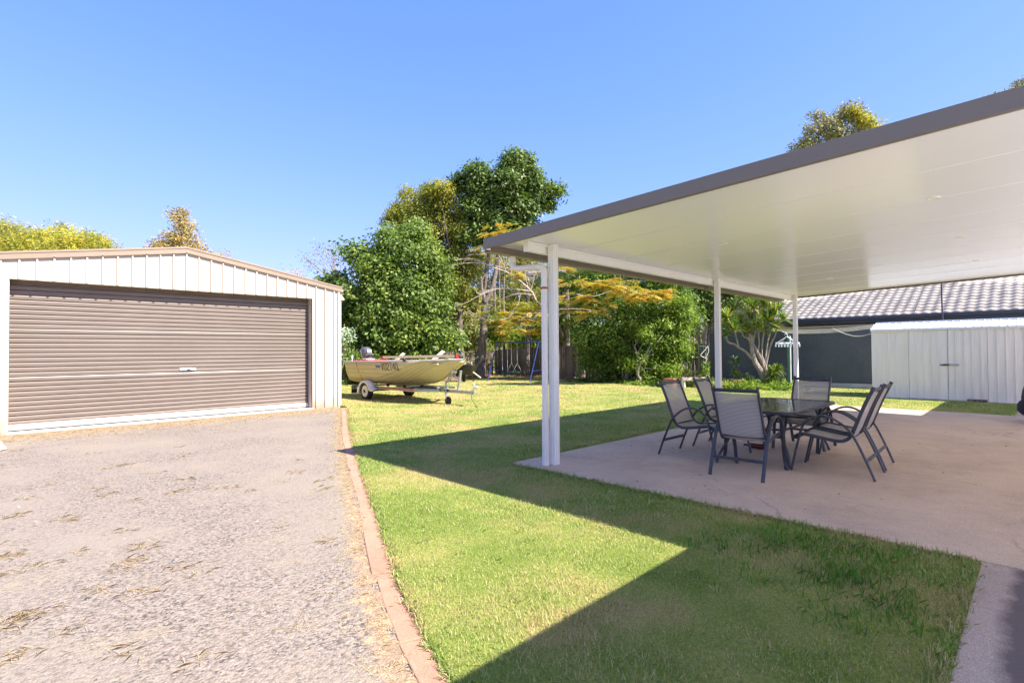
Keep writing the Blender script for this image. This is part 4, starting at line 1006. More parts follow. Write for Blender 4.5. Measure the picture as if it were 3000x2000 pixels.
def czh(u): return tab(u, [(0, .56), (1.4, .56), (1.8, .62), (2.6, .80), (3.4, 1.02), (3.9, 1.165), (4.05, 1.195)]) if u < 4.05 else gzt(u)-0.004
def kz(u): return tab(u, [(0, .47), (2.8, .48), (3.4, .535), (3.8, .59), (4.1, .67), (4.35, .79), (4.6, .93), (4.85, 1.10), (5.03, 1.21)])
def side(u, v, off=0):   # v 0 gunwale .. 1 chine
    x = lerp(gw(u), cw(u), v)+0.035*math.sin(math.pi*v)*(1 if u < 4 else 0)+off; return (x, lerp(gzt(u), czh(u), v))
def bot(u, v, off=0):    # v 0 chine .. 1 keel
    bl = 0.07*math.sin(math.pi*v); x = lerp(cw(u), 0, v**0.9); z = lerp(czh(u), kz(u), v)-bl*(1.0 if u > 2 else .6)-off; return (x+bl*.4, z)
bo = thing('aluminium_boat', 'cream aluminium dinghy with dark registration lettering on a trailer', 'boat', (BX, 13.3, 0.47))
us = [5.03*i/60 for i in range(61)]
def skin(fn, nv, name, mat, inner=False, parent=bo):
    mb = MB()
    for sg in (-1, 1):
        vs = []
        for u in us:
            for j in range(nv+1):
                x, z = fn(u, j/nv, -0.012 if inner else 0); vs.append((BX+sg*x, BS-u, z))
        mb.add(vs, [(i*(nv+1)+j, (i+1)*(nv+1)+j, (i+1)*(nv+1)+j+1, i*(nv+1)+j+1) for i in range(60) for j in range(nv)])
    return mb
mb = skin(side, 6, 'side', None); m2 = skin(bot, 8, 'bot', None); mb.add(m2.v, m2.f)
tr_ = [(-gw(0), gzt(0)), (-cw(0), czh(0)), (0, kz(0)), (cw(0), czh(0)), (gw(0), gzt(0))]
mb.add([(BX+x, BS, z) for x, z in tr_], [(0, 1, 2, 3, 4)]); 
o = mb.build('hull', M['boat'], bo, smooth=True); md = o.modifiers.new('solid', 'SOLIDIFY'); md.thickness = 0.006; md.offset = 0
for sg in (-1, 1):
    mb = MB(); mb.tube([(BX+sg*(gw(u)+0.004), BS-u, gzt(u)+0.004) for u in us[::2]+[5.03]], 0.017, 8); mb.build('gunwale', M['alu'], bo, smooth=True)
for vv in (0.16, 0.38, 0.60, 0.82):       # pressed side strakes, near level lines
    for sg in (-1, 1):
        pts = []
        for u in us:
            z = lerp(1.15, 0.56, vv)+0.006*u
            if z < czh(u)+0.012: break
            v = (gzt(u)-z)/(gzt(u)-czh(u)); x, zz = side(u, v, 0.001); pts.append((BX+sg*x, BS-u, zz))
        mb = MB(); mb.tube(pts, 0.007, 6); mb.build('strake', M['boat_seam'], bo, smooth=True)
for v0, ue in ((0.10, 4.22), (0.24, 4.45), (0.40, 4.64), (0.56, 4.78), (0.72, 4.9)):   # diagonal bottom strakes running up to the gunwale
    for sg in (-1, 1):
        pts = []
        for i in range(34):
            u = lerp(1.6, ue, i/33); v = v0*max(0.0, min(1, (ue-u)/(ue-2.2)))**0.8; x, z = bot(u, max(v, .004), 0.001); pts.append((BX+sg*x, BS-u, z))
        mb = MB(); mb.tube(pts, 0.008, 6); mb.build('bottom_strake', M['boat_seam'], bo, smooth=True)
for sg in (-1, 1):
    mb = MB(); mb.tube([(BX+sg*(cw(u)+.002), BS-u, czh(u)-0.002) for u in us if u <= 4.0], 0.008, 6); mb.build('chine', M['boat'], bo, smooth=True)
mb = MB(); mb.tube([(BX, BS-u, kz(u)-0.012) for u in us], 0.014, 6); mb.build('keel', M['boat'], bo, smooth=True)
for u in (1.3, 2.7):
    mb = MB(); mb.box((BX-.72, BS-u-.14, .93), (BX+.72, BS-u+.14, .96)); mb.build('thwart', M['boat'], bo)
mb = MB(); mb.box((BX-.5, BS-4.5, 1.10), (BX+.5, BS-3.5, 1.13)); mb.build('fore_deck', M['boat'], bo)
mb = MB(); mb.box((BX-.62, BS-1.15, 1.10), (BX+.1, BS-.25, 1.205)); mb.build('red_seat_cushion', M['red'], bo, bevel=.02)
mb = MB(); mb.box((BX-.5, BS-.86, 1.206), (BX-.2, BS-.62, 1.235)); mb.build('white_pad', M['glow_white'], bo, bevel=.01)
# stern light, fender cap
mb = MB(); mb.tube([(BX-.70, BS-.33, 1.16), (BX-.70, BS-.33, 1.25)], 0.012, 8); mb.tube([(BX-.70, BS-.33, 1.25), (BX-.70, BS-.33, 1.34)], [0.026, 0.030], 10); mb.build('stern_light', M['glow_white'], bo, smooth=True)
mb = MB(); mb.ball((BX-.80, BS-3.42, 1.225), (0.045, 0.06, 0.05), 12, 8); mb.build('rubber_cap', M['black'], bo, smooth=True)
mb = MB(); mb.ball((BX-.1, BS-4.86, 1.27), (0.04, 0.05, 0.035), 10, 6); mb.build('bow_light', M['red'], bo, smooth=True)
for cx, cy, dz, L_, wd in ((BX-.25, BS-2.05, 0, .33, .11), (BX-.15, BS-3.75, 0, .40, .13)):
    mb = MB(); p = Vector((cx, cy, 1.14)); q = p+Vector((0.16, -0.28, 0.26+dz)).normalized()*L_*1.25; mb.bar(p, q, wd, 0.02, (0.2, 0.6, 0.7)); mb.build('raised_seat_back', M['glow_white'], bo, bevel=.008)
# lettering (strokes laid on the side skin)
GL = {'V': [[(0, 1), (.42, 0), (.58, 0), (1, 1)]], 'O': [[(.2, 0), (0, .15), (0, .85), (.2, 1), (.8, 1), (1, .85), (1, .15), (.8, 0), (.2, 0)]],
      '2': [[(0, .8), (.1, .95), (.25, 1), (.8, 1), (1, .85), (1, .62), (0, .15), (0, 0), (1, 0)]], '7': [[(0, 1), (1, 1), (.35, 0)]], '4': [[(.85, 0), (.85, 1), (0, .3), (1.05, .3)]],
      'Q': [[(.2, 0), (0, .15), (0, .85), (.2, 1), (.8, 1), (1, .85), (1, .15), (.8, 0), (.2, 0)], [(.6, .25), (1.02, -.08)]],
      'S': [[(1, .9), (.8, 1), (.1, 1), (0, .85), (0, .6), (.9, .42), (1, .15), (.8, 0), (0, 0)]], 'A': [[(0, 0), (0, .75), (.3, 1), (.8, 1), (1, .75), (1, 0)], [(0, .42), (1, .42)]],
      'R': [[(0, 0), (0, 1), (.8, 1), (1, .85), (1, .6), (.8, .48), (0, .48)], [(.5, .48), (1, 0)]]}
def letters(text, u0, z0, wch, gap, h, sw, mat, name, slant=0.0):
    mb = MB(); u = u0
    def P(a, b, off):
        uu = u+a*wch+slant*b*h; z = z0+b*h; v = (gzt(uu)-z)/(gzt(uu)-czh(uu)); x, zz = side(uu, v, off); return (BX-x, BS-uu, zz)
    for ch in text:
        for st in GL[ch]:
            for (a, b), (c, d) in zip(st[:-1], st[1:]):
                A0 = Vector((a*wch, b*h)); B0 = Vector((c*wch, d*h)); dd = (B0-A0).normalized(); nn = Vector((-dd.y, dd.x))*sw/2; A0 -= dd*sw*.35; B0 += dd*sw*.35
                for s_ in range(4):
                    A = A0.lerp(B0, s_/4); B = A0.lerp(B0, (s_+1)/4); qs = [A+nn, B+nn, B-nn, A-nn]; k = len(mb.v)
                    mb.v += [P(q.x/wch, q.y/h, 0.010) for q in qs]+[P(q.x/wch, q.y/h, 0.004) for q in qs]
                    mb.f += [(k, k+1, k+2, k+3), (k+4, k+7, k+6, k+5), (k, k+4, k+5, k+1), (k+2, k+6, k+7, k+3)]
        u += wch+gap
    return mb.build(name, mat, bo)
letters('VO274Q', 2.255, 0.925, 0.098, 0.047, 0.20, 0.018, M['lettering'], 'registration_lettering')
letters('SARA', 1.95, 0.985, 0.045, 0.018, 0.062, 0.010, M['boatblue'], 'name_lettering', 0.25)
# strap over the side
mb = MB(); u = .78
pts = [side(u, v, .006) for v in (0, .25, .5, .75, 1)]
for k in range(4):
    (x, z), (x2, z2) = pts[k], pts[k+1]; w_ = 0.02; u_ = u+k*.03
    mb.add([(BX-x, BS-u_-w_, z), (BX-x, BS-u_+w_, z), (BX-x2, BS-u_-.03+w_, z2), (BX-x2, BS-u_-.03-w_, z2)], [(0, 1, 2, 3)])
mb.bar((BX-cw(u)-.004, BS-.9, czh(u)), (BX-.45, BS-1.05, .43), .03, .004); mb.bar((BX-.84, BS-.78, 1.165), (BX+.84, BS-.78, 1.165), .04, .004); mb.build('tie_down_strap', M['orange_strap'], bo)

# outboard
om = thing('outboard_motor', 'grey outboard motor tilted on the transom of the dinghy', 'outboard motor', (BX, BS, 1.15))
def loft(secs, n=14):
    mb = MB(); b = 0
    for (cx, cy, cz_, rx, ry) in secs:
        for k in range(n):
            a = 2*math.pi*k/n; ca, sa = math.cos(a), math.sin(a); e = 0.72
            mb.v.append((cx+rx*math.copysign(abs(ca)**e, ca), cy+ry*math.copysign(abs(sa)**e, sa), cz_))
    for i in range(len(secs)-1):
        for k in range(n): k2 = (k+1) % n; mb.f.append((i*n+k, i*n+k2, (i+1)*n+k2, (i+1)*n+k))
    mb.f.append(tuple(reversed(range(n)))); mb.f.append(tuple((len(secs)-1)*n+k for k in range(n))); return mb
oy = BS+.02
loft([(BX, oy, 1.20, .10, .14), (BX, oy, 1.25, .13, .19), (BX, oy+.01, 1.34, .145, .22), (BX, oy+.03, 1.46, .15, .23), (BX, oy+.05, 1.55, .135, .20), (BX, oy+.06, 1.60, .095, .14), (BX, oy+.07, 1.615, .05, .08)]).build('cowl', M['motor'], om, smooth=True)
loft([(BX, oy, 1.14, .07, .10), (BX, oy-.02, 1.199, .10, .15)]).build('midsection_collar', M['alu'], om, smooth=True)
mb = MB(); mb.box((BX-.09, oy-.215, 1.43), (BX+.07, oy-.195, 1.52)); mb.build('front_panel', M['pvc'], om, bevel=.008)
mb = MB()
for k in range(6): mb.box((BX-.085+k*.026, oy-.220, 1.475), (BX-.068+k*.026, oy-.2155, 1.497))
mb.build('panel_marks', M['lettering'], om, kind='stuff')
mb = MB(); mb.tube(bend([(BX-.05, oy-.18, 1.33), (BX-.06, oy-.4, 1.32), (BX-.08, oy-.72, 1.25)], 4), 0.024, 8); mb.tube([(BX-.05, oy-.2, 1.28), (BX-.02, oy-.42, 1.36), (BX, oy-.5, 1.42)], 0.006, 6); mb.build('tiller', M['black'], om, smooth=True)
mb = MB(); mb.box((BX-.09, oy-.07, .95), (BX+.09, oy+.02, 1.145)); mb.build('clamp_bracket', M['alu'], om, bevel=.01)
loft([(BX, oy+.10, .50, .02, .06), (BX, oy+.10, .62, .035, .10), (BX, oy+.08, .9, .045, .09), (BX, oy+.06, 1.139, .07, .10)]).build('drive_leg', M['motor'], om, smooth=True)
# loads in the boat
for k, (nm, lb, mat, y0, y1, x, z0, z1, r) in enumerate((('pole', 'long pale pole with red end caps lying along the boat', 'timber_pale', 14.25, 10.72, BX-.30, 1.245, 1.325, .028), )):
    t = thing(nm, lb, 'pole', (x, (y0+y1)/2, z0))
    mb = MB(); mb.bar((x, y0, z0+.035), (x, y1, z1), .06, .07); mb.build('shaft', M[mat], t)
    for yy, zz in ((y0+.02, z0+.035), (y1-.02, z1)):
        mb = MB(); mb.box((x-.036, yy-.035, zz-.040), (x+.036, yy+.035, zz+.040)); mb.build('end_cap', M['red'], t)
t = MB(); t.bar((BX-.1, 14.1, 1.17), (BX-.1, 11.2, 1.235), .16, .03); tag(t.build('plank', M['timber_pale']), 'brown timber plank lying inside the boat beneath the pole', 'plank')

tl_ = thing('boat_trailer', 'galvanised boat trailer with cream mudguards and red striped side rail', 'trailer', (BX, 13.3, 0))
WX = 0.75; WY = 14.45
def wheel(x, y, r, w_, sg, nm='wheel', parent=tl_, hub='pvc'):
    # tyre as a ring with a rounded section, rim and hub inside it
    e = bpy.data.objects.new(nm, None); C.objects.link(e); e.parent = parent; ORG[e.name] = ORG[parent.name]
    mb = MB(); mb.lathe([(r*.64, -w_*.42), (r*.80, -w_*.5), (r*.94, -w_*.46), (r, -w_*.28), (r, w_*.28), (r*.94, w_*.46), (r*.80, w_*.5), (r*.64, w_*.42)], (x, y, r), 'x', 28); mb.build('tyre', M['rubber'], e, smooth=True)
    mb = MB(); xs = sg*w_*.43; mb.lathe([(r*.66, xs), (r*.64, xs+sg*.006), (r*.56, xs+sg*.006), (r*.52, xs-sg*.02), (r*.40, xs-sg*.025), (r*.36, xs+sg*.004), (r*.16, xs+sg*.008)], (x, y, r), 'x', 24); mb.build('rim', M[hub], e, smooth=True)
    mb = MB(); mb.lathe([(r*.17, xs), (r*.16, xs+sg*.03), (r*.06, xs+sg*.04)], (x, y, r), 'x', 14)
    for k in range(4):
        a = k*math.pi/2+.4; mb.tube([(x+xs, y+r*.28*math.cos(a), r+r*.28*math.sin(a)), (x+xs+sg*.012, y+r*.28*math.cos(a), r+r*.28*math.sin(a))], .012, 6)
    mb.build('hub', M['rust'], e, smooth=True)
for sg in (-1, 1):
    wheel(BX+sg*WX, WY, 0.265, 0.165, sg)
    # mudguard: curved sheet with skirts
    mb = MB(); xo, xi = BX+sg*(WX+.12), BX+sg*(WX-.11)
    prof = [(WY+.34, .20), (WY+.33, .34), (WY+.27, .47), (WY+.16, .56), (WY, .595), (WY-.14, .575), (WY-.26, .50), (WY-.34, .40), (WY-.42, .355), (WY-.62, .345)]
    vs = [(x, y_, z_) for x in (xi, xo) for y_, z_ in prof]; m_ = len(prof)
    mb.add(vs, [(k, k+1, m_+k+1, m_+k) for k in range(m_-1)])
    low = [(y_, max(z_-.10, .25)) for y_, z_ in prof]
    mb.add([(xo, y_, z_) for y_, z_ in prof]+[(xo, WY+(y_-WY)*.82, z_-.07) for y_, z_ in prof], [(k, k+1, m_+k+1, m_+k) for k in range(m_-1)])
    o = mb.build('mudguard', M['boat'] if False else M['pvc'], tl_, smooth=True); md = o.modifiers.new('solid', 'SOLIDIFY'); md.thickness = 0.006
    mb = MB(); mb.box((BX+sg*.60-.03, 12.2, .34), (BX+sg*.60+.03, 15.3, .41)); mb.bar((BX+sg*.60, 12.2, .375), (BX+sg*.06, 11.75, .375), .06, .07); mb.build('side_rail', M['galv'], tl_, bevel=.004)
    mb = MB(); mb.box((BX+sg*.66-.02, 11.95, .37) if sg < 0 else (BX+sg*.66-.02, 11.95, .37), (BX+sg*.66+.02, 13.85, .43)); mb.build('step_rail', M['galv'], tl_, bevel=.004)
    mb = MB(); mb.box((BX+sg*.685-.006, 12.1, .385), (BX+sg*.685+.006, 13.8, .415)); mb.build('red_stripe', M['red'], tl_)
    mb = MB(); mb.bar((BX+sg*.60, WY+.5, .33), (BX+sg*.60, WY-.5, .30), .05, .03); mb.build('leaf_spring', M['black'], tl_)
    for yy in (13.1, 14.0, 14.9):
        mb = MB(); mb.tube([(BX+sg*.28, yy, .34), (BX+sg*.30, yy, .455)], .012, 6); mb.lathe([(.028, -.06), (.036, -.02), (.036, .02), (.028, .06)], (BX+sg*.30, yy, .435), 'y', 12); mb.build('roller', M['black'], tl_, smooth=True)
mb = MB(); mb.tube([(BX-WX+.05, WY, .265), (BX+WX-.05, WY, .265)], .022, 8); mb.build('axle', M['black'], tl_, smooth=True)
for yy in (12.6, 13.6, 15.2):
    mb = MB(); mb.box((BX-.575, yy-.025, .345), (BX+.575, yy+.025, .40)); mb.build('cross_member', M['galv'], tl_)
mb = MB(); mb.tube(bend([(BX-.5, 12.9, .40), (BX-.3, 12.3, .45), (BX-.05, 11.9, .42)], 4), .02, 6); mb.build('keel_bar', M['black'], tl_, smooth=True)
mb = MB(); mb.box((BX-.04, 10.35, .335), (BX+.04, 12.9, .415)); mb.build('drawbar', M['galv'], tl_, bevel=.005)
mb = MB(); mb.tube([(BX-.02, 10.42, .42), (BX-.02, 10.28, .50)], .03, 8); mb.ball((BX-.02, 10.24, .52), (.05, .06, .045), 12, 8); mb.tube([(BX-.02, 10.3, .52), (BX-.02, 10.35, .62), (BX, 10.40, .64)], .014, 6); mb.build('hitch_coupling', M['alu'], tl_, smooth=True)
mb = MB(); mb.tube(bend([(BX, 10.45, .34), (BX-.05, 10.40, .20), (BX-.02, 10.32, .10), (BX-.06, 10.22, .03)], 5), .006, 5); mb.tube([(BX-.06, 10.22, .035), (BX-.07, 10.16, .03)], .016, 6); mb.build('light_cable', M['black'], tl_, smooth=True)
mb = MB(); mb.bar((BX, 11.0, .415), (BX, 10.90, .90), .055, .055, (0, 1, 0)); mb.tube([(BX, 10.895, .90), (BX, 10.885, .93)], .035, 10); mb.build('mast_post', M['galv'], tl_, bevel=.004)
mb = MB(); mb.bar((BX, 11.45, .60), (BX, 11.25, 1.0), .05, .05, (0, 1, 0)); mb.bar((BX, 11.02, .74), (BX, 11.36, .78), .04, .04); mb.build('winch_post', M['galv'], tl_, bevel=.004)
mb = MB(); mb.lathe([(.05, -.06), (.05, -.05), (.03, -.045), (.03, .045), (.05, .05), (.05, .06)], (BX, 11.17, .90), 'x', 14); mb.tube([(BX-.06, 11.17, .90), (BX-.10, 11.12, .82), (BX-.14, 11.12, .82)], .009, 6); mb.build('winch', M['alu'], tl_, smooth=True)
mb = MB(); mb.ball((BX, 11.27, 1.01), (.05, .04, .035), 10, 6); mb.build('bow_roller', M['black'], tl_, smooth=True)
# jockey wheel
e = bpy.data.objects.new('jockey_wheel', None); C.objects.link(e); e.parent = tl_; ORG[e.name] = ORG[tl_.name]
mb = MB(); mb.tube([(BX-.09, 11.42, .20), (BX-.09, 11.42, .66)], .024, 10); mb.tube([(BX-.09, 11.42, .60), (BX-.04, 11.42, .60)], .01, 6); mb.bar((BX-.09, 11.42, .24), (BX-.10, 11.37, .12), .05, .012, (0, 1, 0)); mb.build('stem', M['galv'], e, smooth=True)
mb = MB(); mb.lathe([(.03, -.028), (.09, -.032), (.115, -.02), (.115, .02), (.09, .032), (.03, .028)], (BX-.07, 11.35, .115), 'x', 20); mb.build('tyre', M['rubber'], e, smooth=True)
mb = MB(); mb.box((BX-.085, 11.35, .36), (BX-.045, 11.5, .42)); mb.build('clamp', M['black'], e)
# number plate / lights board
mb = MB(); mb.box((BX-.80, 15.28, .16), (BX-.62, 15.32, .40)); lb_ = mb.build('light_board', M['black'], tl_)
mb = MB(); mb.box((BX-.79, 15.27, .28), (BX-.72, 15.279, .38)); mb.box((BX-.70, 15.27, .28), (BX-.63, 15.279, .38)); mb.build('lamp_brackets', M['galv'], lb_, kind='stuff')

# ------------------------------------------------------------------ SWING SET
sw = thing('swing_set', 'blue tube swing set with two rope swings standing before the fence', 'swing set', (17.9, 17.8, 0))
TLp, TRp = Vector((17.85, 18.95, 1.86)), Vector((18.35, 16.65, 1.86))
for top, ft, bk in ((TLp, (17.0, 18.75, 0.0), (18.85, 19.15, 0.0)), (TRp, (17.5, 16.45, 0.0), (19.35, 16.85, 0.0))):
    for f_ in (ft, bk):
        mb = MB(); mb.tube([f_, top], .024, 8); mb.build('leg', M['blue'], sw, smooth=True)
    a = Vector(ft).lerp(top, .28); b = Vector(bk).lerp(top, .28); mb = MB(); mb.tube([a, b], .014, 6); mb.build('brace', M['blue'], sw, smooth=True)
mb = MB(); mb.tube([TLp+(TLp-TRp).normalized()*.08, TRp-(TLp-TRp).normalized()*.08], .027, 8); mb.build('top_bar', M['blue'], sw, smooth=True)
def bp_(t, z, dx=0): p = TLp.lerp(TRp, t); return Vector((p.x+dx, p.y, z))
for lb, a, b, zs, belly in (('sagging dark seat rope swing nearest the left legs of the swing set', .12, .245, .46, 1),):
    t = thing('swing', lb, 'swing', bp_((a+b)/2, 1.84), 0, 'swings on the blue frame')
    for q in (a, b): mb = MB(); mb.tube([bp_(q, 1.84), bp_(q+.004, zs+.02)], .011, 6); mb.build('rope', M['rope'], t)
    pts = bend([bp_(a, zs), bp_(a+.03, zs-.14), bp_((a+b)/2, zs-.20), bp_(b-.03, zs-.14), bp_(b, zs)], 4); mb = MB(); mb.tube(pts, .5, 6, flat=((1, 0, 0), .16, .02)); mb.build('seat', M['teal'], t, smooth=True)
t = thing('swing', 'flat dark seat swing on forked ropes in the middle of the swing set', 'swing', bp_(.42, 1.84), 0, 'swings on the blue frame')
for q in (.345, .485):
    mb = MB(); mb.tube([bp_(q, 1.84), bp_(q+.005, .86)], .011, 6); mb.tube([bp_(q+.005, .86), bp_(q-.055, .43, -.14)], .009, 6); mb.tube([bp_(q+.005, .86), bp_(q+.06, .43, .14)], .009, 6); mb.build('rope', M['rope'], t)
mb = MB(); a = bp_(.29, .41); b = bp_(.545, .41); mb.bar(a, b, .30, .05); mb.build('seat', M['teal'], t, bevel=.02)
t = thing('trapeze_bar', 'green trapeze bar with ring handles hanging high at the right of the swing set', 'trapeze', bp_(.63, 1.84))
for q in (.575, .70): mb = MB(); mb.tube([bp_(q, 1.84), bp_(q, 1.58)], .009, 6); mb.tube([bp_(q, 1.58), bp_(q+.02, 1.5), bp_(q, 1.42), bp_(q-.02, 1.5)], .014, 6, closed=True); mb.build('ring_handle', M['teal'], t)
mb = MB(); mb.tube([bp_(.565, 1.57), bp_(.71, 1.57)], .016, 6); mb.build('crossbar', M['teal'], t)

# ------------------------------------------------------------------ CART WITH STICKS
ct = thing('garden_cart', 'black garden cart tipped and heaped with sticks behind the boat bow', 'cart', tuple(gp(1370, 1119)))
mb = MB(); cp = gp(1368, 1119); cp.z = .62
loft([(cp.x, cp.y, .34, .22, .30), (cp.x, cp.y, .45, .30, .42), (cp.x+.02, cp.y-.02, .72, .36, .50), (cp.x+.05, cp.y-.04, .80, .38, .54)]).build('tub', M['black'], ct, smooth=True)
for a_, b_, w__ in (((-.1, .1), (-.1, .1), .10), ((.1, -.2), (.15, -.3), .04)): mb = MB(); mb.bar((cp.x+a_[0], cp.y+a_[1], .36), (cp.x+b_[0], cp.y+b_[1], .0), w__, w__); mb.build('stand', M['black'], ct)
for k in range(9):
    a = rd.uniform(-.4, .4); p = cp+Vector((rd.uniform(-.2, .2), rd.uniform(-.25, .3), .12+.04*k*.5)); q = p+Vector((a, rd.uniform(.2, .9)*rd.choice((-1, 1)), rd.uniform(-.1, .35)))
    mb = MB(); mb.tube([p*2-q.lerp(p, .5), q], rd.uniform(.012, .03), 6); mb.build('stick', M[rd.choice(('bark_pale', 'bark', 'stake'))], ct)
for y0, x1 in ((-.45, .45), (.35, -.35)):
    mb = MB(); mb.bar((cp.x, cp.y+y0*.6, .55), (cp.x+.1, cp.y+y0*1.9, .22), .05, .05); mb.build('handle', M['timber_pale'], ct)
mb = MB(); mb.tube([cp+Vector((0, .2, .1)), cp+Vector((.1, .32, .85))], [.03, .015], 6); mb.tube([cp+Vector((.05, .25, .5)), cp+Vector((.0, .55, .95))], [.02, .01], 6); mb.build('branch', M['bark_pale'], ct)
mb = MB(); mb.ball(cp+Vector((.02, .5, .82)), (.07, .07, .13), 10, 8, .15); tag(mb.build('blue_rag', M['bluecloth'], smooth=True), 'blue rag hung on a branch above the black cart', 'rag')

# ------------------------------------------------------------------ CLOTHESLINE
cl = thing('clothesline', 'fold down clothesline frame with pale lines on a green post', 'clothesline', (20.4, 6.4, 0))
for yy in (6.42,):
    mb = MB(); mb.tube([(20.4, yy, 0), (20.4, yy, 1.95)], .045, 10); mb.build('post', M['green_tube'], cl, smooth=True)
mb = MB(); mb.tube([(20.37, 6.35, 0), (20.37, 6.35, 1.90)], .022, 8); mb.build('strut', M['pvc'], cl, smooth=True)
fb = [(21.0, 6.95, 2.16), (21.0, 3.95, 2.22)]; ff_ = [(19.7, 6.25, 1.98), (19.7, 3.72, 2.06)]
for a, b, mt_, rr in ((fb[0], fb[1], 'brown', .02), (fb[0], ff_[0], 'pvc', .02), (fb[1], ff_[1], 'pvc', .02)):
    mb = MB(); mb.tube([a, b], rr, 8); mb.build('frame_arm', M[mt_], cl, smooth=True)
for k in range(6):
    t_ = (k+.6)/6.2; a = Vector(fb[0]).lerp(Vector(ff_[0]), t_); b = Vector(fb[1]).lerp(Vector(ff_[1]), t_); sg_ = .04+.03*t_
    mb = MB(); mb.tube([a.lerp(b, s_/8)-Vector((0, 0, sg_*math.sin(math.pi*s_/8))) for s_ in range(9)], .008, 5); mb.build('line', M['rope'], cl)
mb = MB(); mb.tube(bend([(19.9, 4.9, 2.12), (19.75, 4.5, 1.92), (19.7, 4.1, 1.83), (19.65, 3.6, 1.95)], 5), .012, 6); mb.build('loose_cord', M['rope'], cl)
ai = thing('peg_airer', 'white plastic peg airer hanging from the end of the clothesline', 'airer', (19.8, 6.5, 1.95))
ac = Vector((19.55, 6.18, 1.62))
for dx, dy in ((0, 1),):
    loop = [ac+Vector((x, y_, 0)) for x, y_ in ((-.2, -.32), (.2, -.32), (.2, .32), (-.2, .32))]
    for zz in (0, .04): mb = MB(); mb.tube([p+Vector((0, 0, zz)) for p in loop], .011, 6, closed=True); mb.build('ring', M['glow_white'], ai)
for q in (-.2, 0, .2): mb = MB(); mb.tube([ac+Vector((-.2, q, .02)), ac+Vector((.2, q, .02))], .009, 5); mb.build('bar', M['glow_white'], ai)
for p in loop: mb = MB(); mb.tube([p, ac+Vector((0, .02, .26))], .007, 5); mb.build('cord', M['glow_white'], ai)
mb = MB(); mb.tube(bend([ac+Vector((0, .02, .25)), ac+Vector((0, .0, .31)), ac+Vector((0, .05, .35)), ac+Vector((0, .09, .31))], 4), .01, 6); mb.build('hook', M['glow_white'], ai)
for k in range(14):
    f_ = k/13; p = loop[0].lerp(loop[3], f_) if k % 2 else loop[1].lerp(loop[2], f_)
    mb = MB(); mb.box((p.x-.012, p.y-.014, p.z-.09-rd.uniform(0, .02)), (p.x+.012, p.y+.014, p.z-.008)); mb.build('peg', M['glow_white'], ai)

# ------------------------------------------------------------------ TREES AND PLANTS
D = 25.0
tree('dense_fig_tree', 'broad dense dark green tree right behind the boat, hiding the fence', 'tree', (14.2, 21.6, 0), 1.6, 0.22,
     blobs_px([(1185, 765, 92), (1095, 785, 66), (1250, 765, 56), (1220, 705, 40), (1005, 860, 66, 1), (1110, 890, 110), (1228, 880, 92), (1030, 975, 82, 1), (1160, 1000, 98), (1270, 1000, 64), (978, 930, 42), (1052, 745, 42), (1145, 705, 36), (1275, 830, 48), (1080, 1060, 64), (1215, 1065, 54), (990, 1035, 44), (1150, 830, 80, -.5), (1130, 940, 74, -.8), (1090, 900, 60, 2), (1160, 900, 90, 3), (1180, 980, 90, 3)], D),
     70000, M['leaf_deep'], M['bark'], leaf_kw=dict(per=34, cr=0.56, L=0.18, W=0.10, lump=0.30, shell=0.42, sats=9), seed=1, n_limbs=14)
tree('olive_tree', 'rounded olive yellow tree rising behind the dense dark tree', 'tree', (18.3, 22.4, 0), 3.2, 0.2,
     blobs_px([(1225, 625, 78), (1305, 620, 74), (1345, 685, 58), (1180, 650, 50), (1255, 690, 75), (1345, 760, 52), (1320, 830, 50), (1350, 870, 38), (1165, 625, 30), (1260, 590, 42), (1370, 650, 30), (1290, 770, 50)], 29.0),
     60000, M['leaf_olive'], M['bark'], leaf_kw=dict(per=34, cr=0.36, L=0.14, W=0.06, lump=0.16, shell=0.5), seed=2)
# tall tree: its trunk stands in front of the fence beside the swing set
tt = thing('tall_tree', 'tallest dark glossy tree with forked trunk beside the swing set', 'tree', at(1405, 1100, 28.5).to_tuple())
tt.location.z = 0; ORG[tt.name] = Vector(tt.location)
bl = blobs_px([(1510, 480, 36), (1494, 500, 34), (1522, 505, 34), (1392, 515, 38), (1372, 545, 38), (1410, 540, 34), (1490, 560, 62), (1545, 540, 42), (1560, 580, 40), (1590, 572, 20), (1618, 560, 18), (1640, 562, 14), (1600, 600, 18), (1440, 585, 50), (1400, 620, 44), (1440, 650, 48), (1500, 630, 55), (1545, 620, 40), (1525, 665, 32), (1470, 690, 32), (1385, 690, 34), (1415, 700, 28), (1345, 545, 20), (1512, 462, 22), (1530, 480, 16)], 28.5)
(v, f), cl_ = crown(bl, 40000, per=26, cr=0.46, L=0.22, W=0.095, lump=0.34, shell=0.5, seed=3)
np_mesh('crown', v, f, M['leaf_gloss'], tt)
tp = [at(x, y, 28.5) for x, y in ((1405, 1106), (1408, 1050), (1416, 985), (1418, 930), (1421, 880))]
mb = MB(); mb.tube(tp, [.36, .27, .22, .19, .17], 10)
mb.tube([at(x, y, 28.5) for x, y in ((1421, 885), (1423, 840), (1426, 790), (1432, 740), (1430, 690), (1410, 640), (1395, 580), (1390, 530))], [.16, .13, .12, .10, .09, .07, .05, .03], 8)
mb.tube([at(x, y, 28.3) for x, y in ((1421, 885), (1440, 850), (1452, 800), (1456, 760), (1466, 700), (1480, 640), (1495, 560), (1510, 490))], [.14, .12, .12, .10, .09, .07, .05, .03], 8)
mb.tube([at(x, y, 28.3) for x, y in ((1480, 640), (1540, 600), (1590, 575), (1630, 562))], [.06, .05, .035, .02], 6)
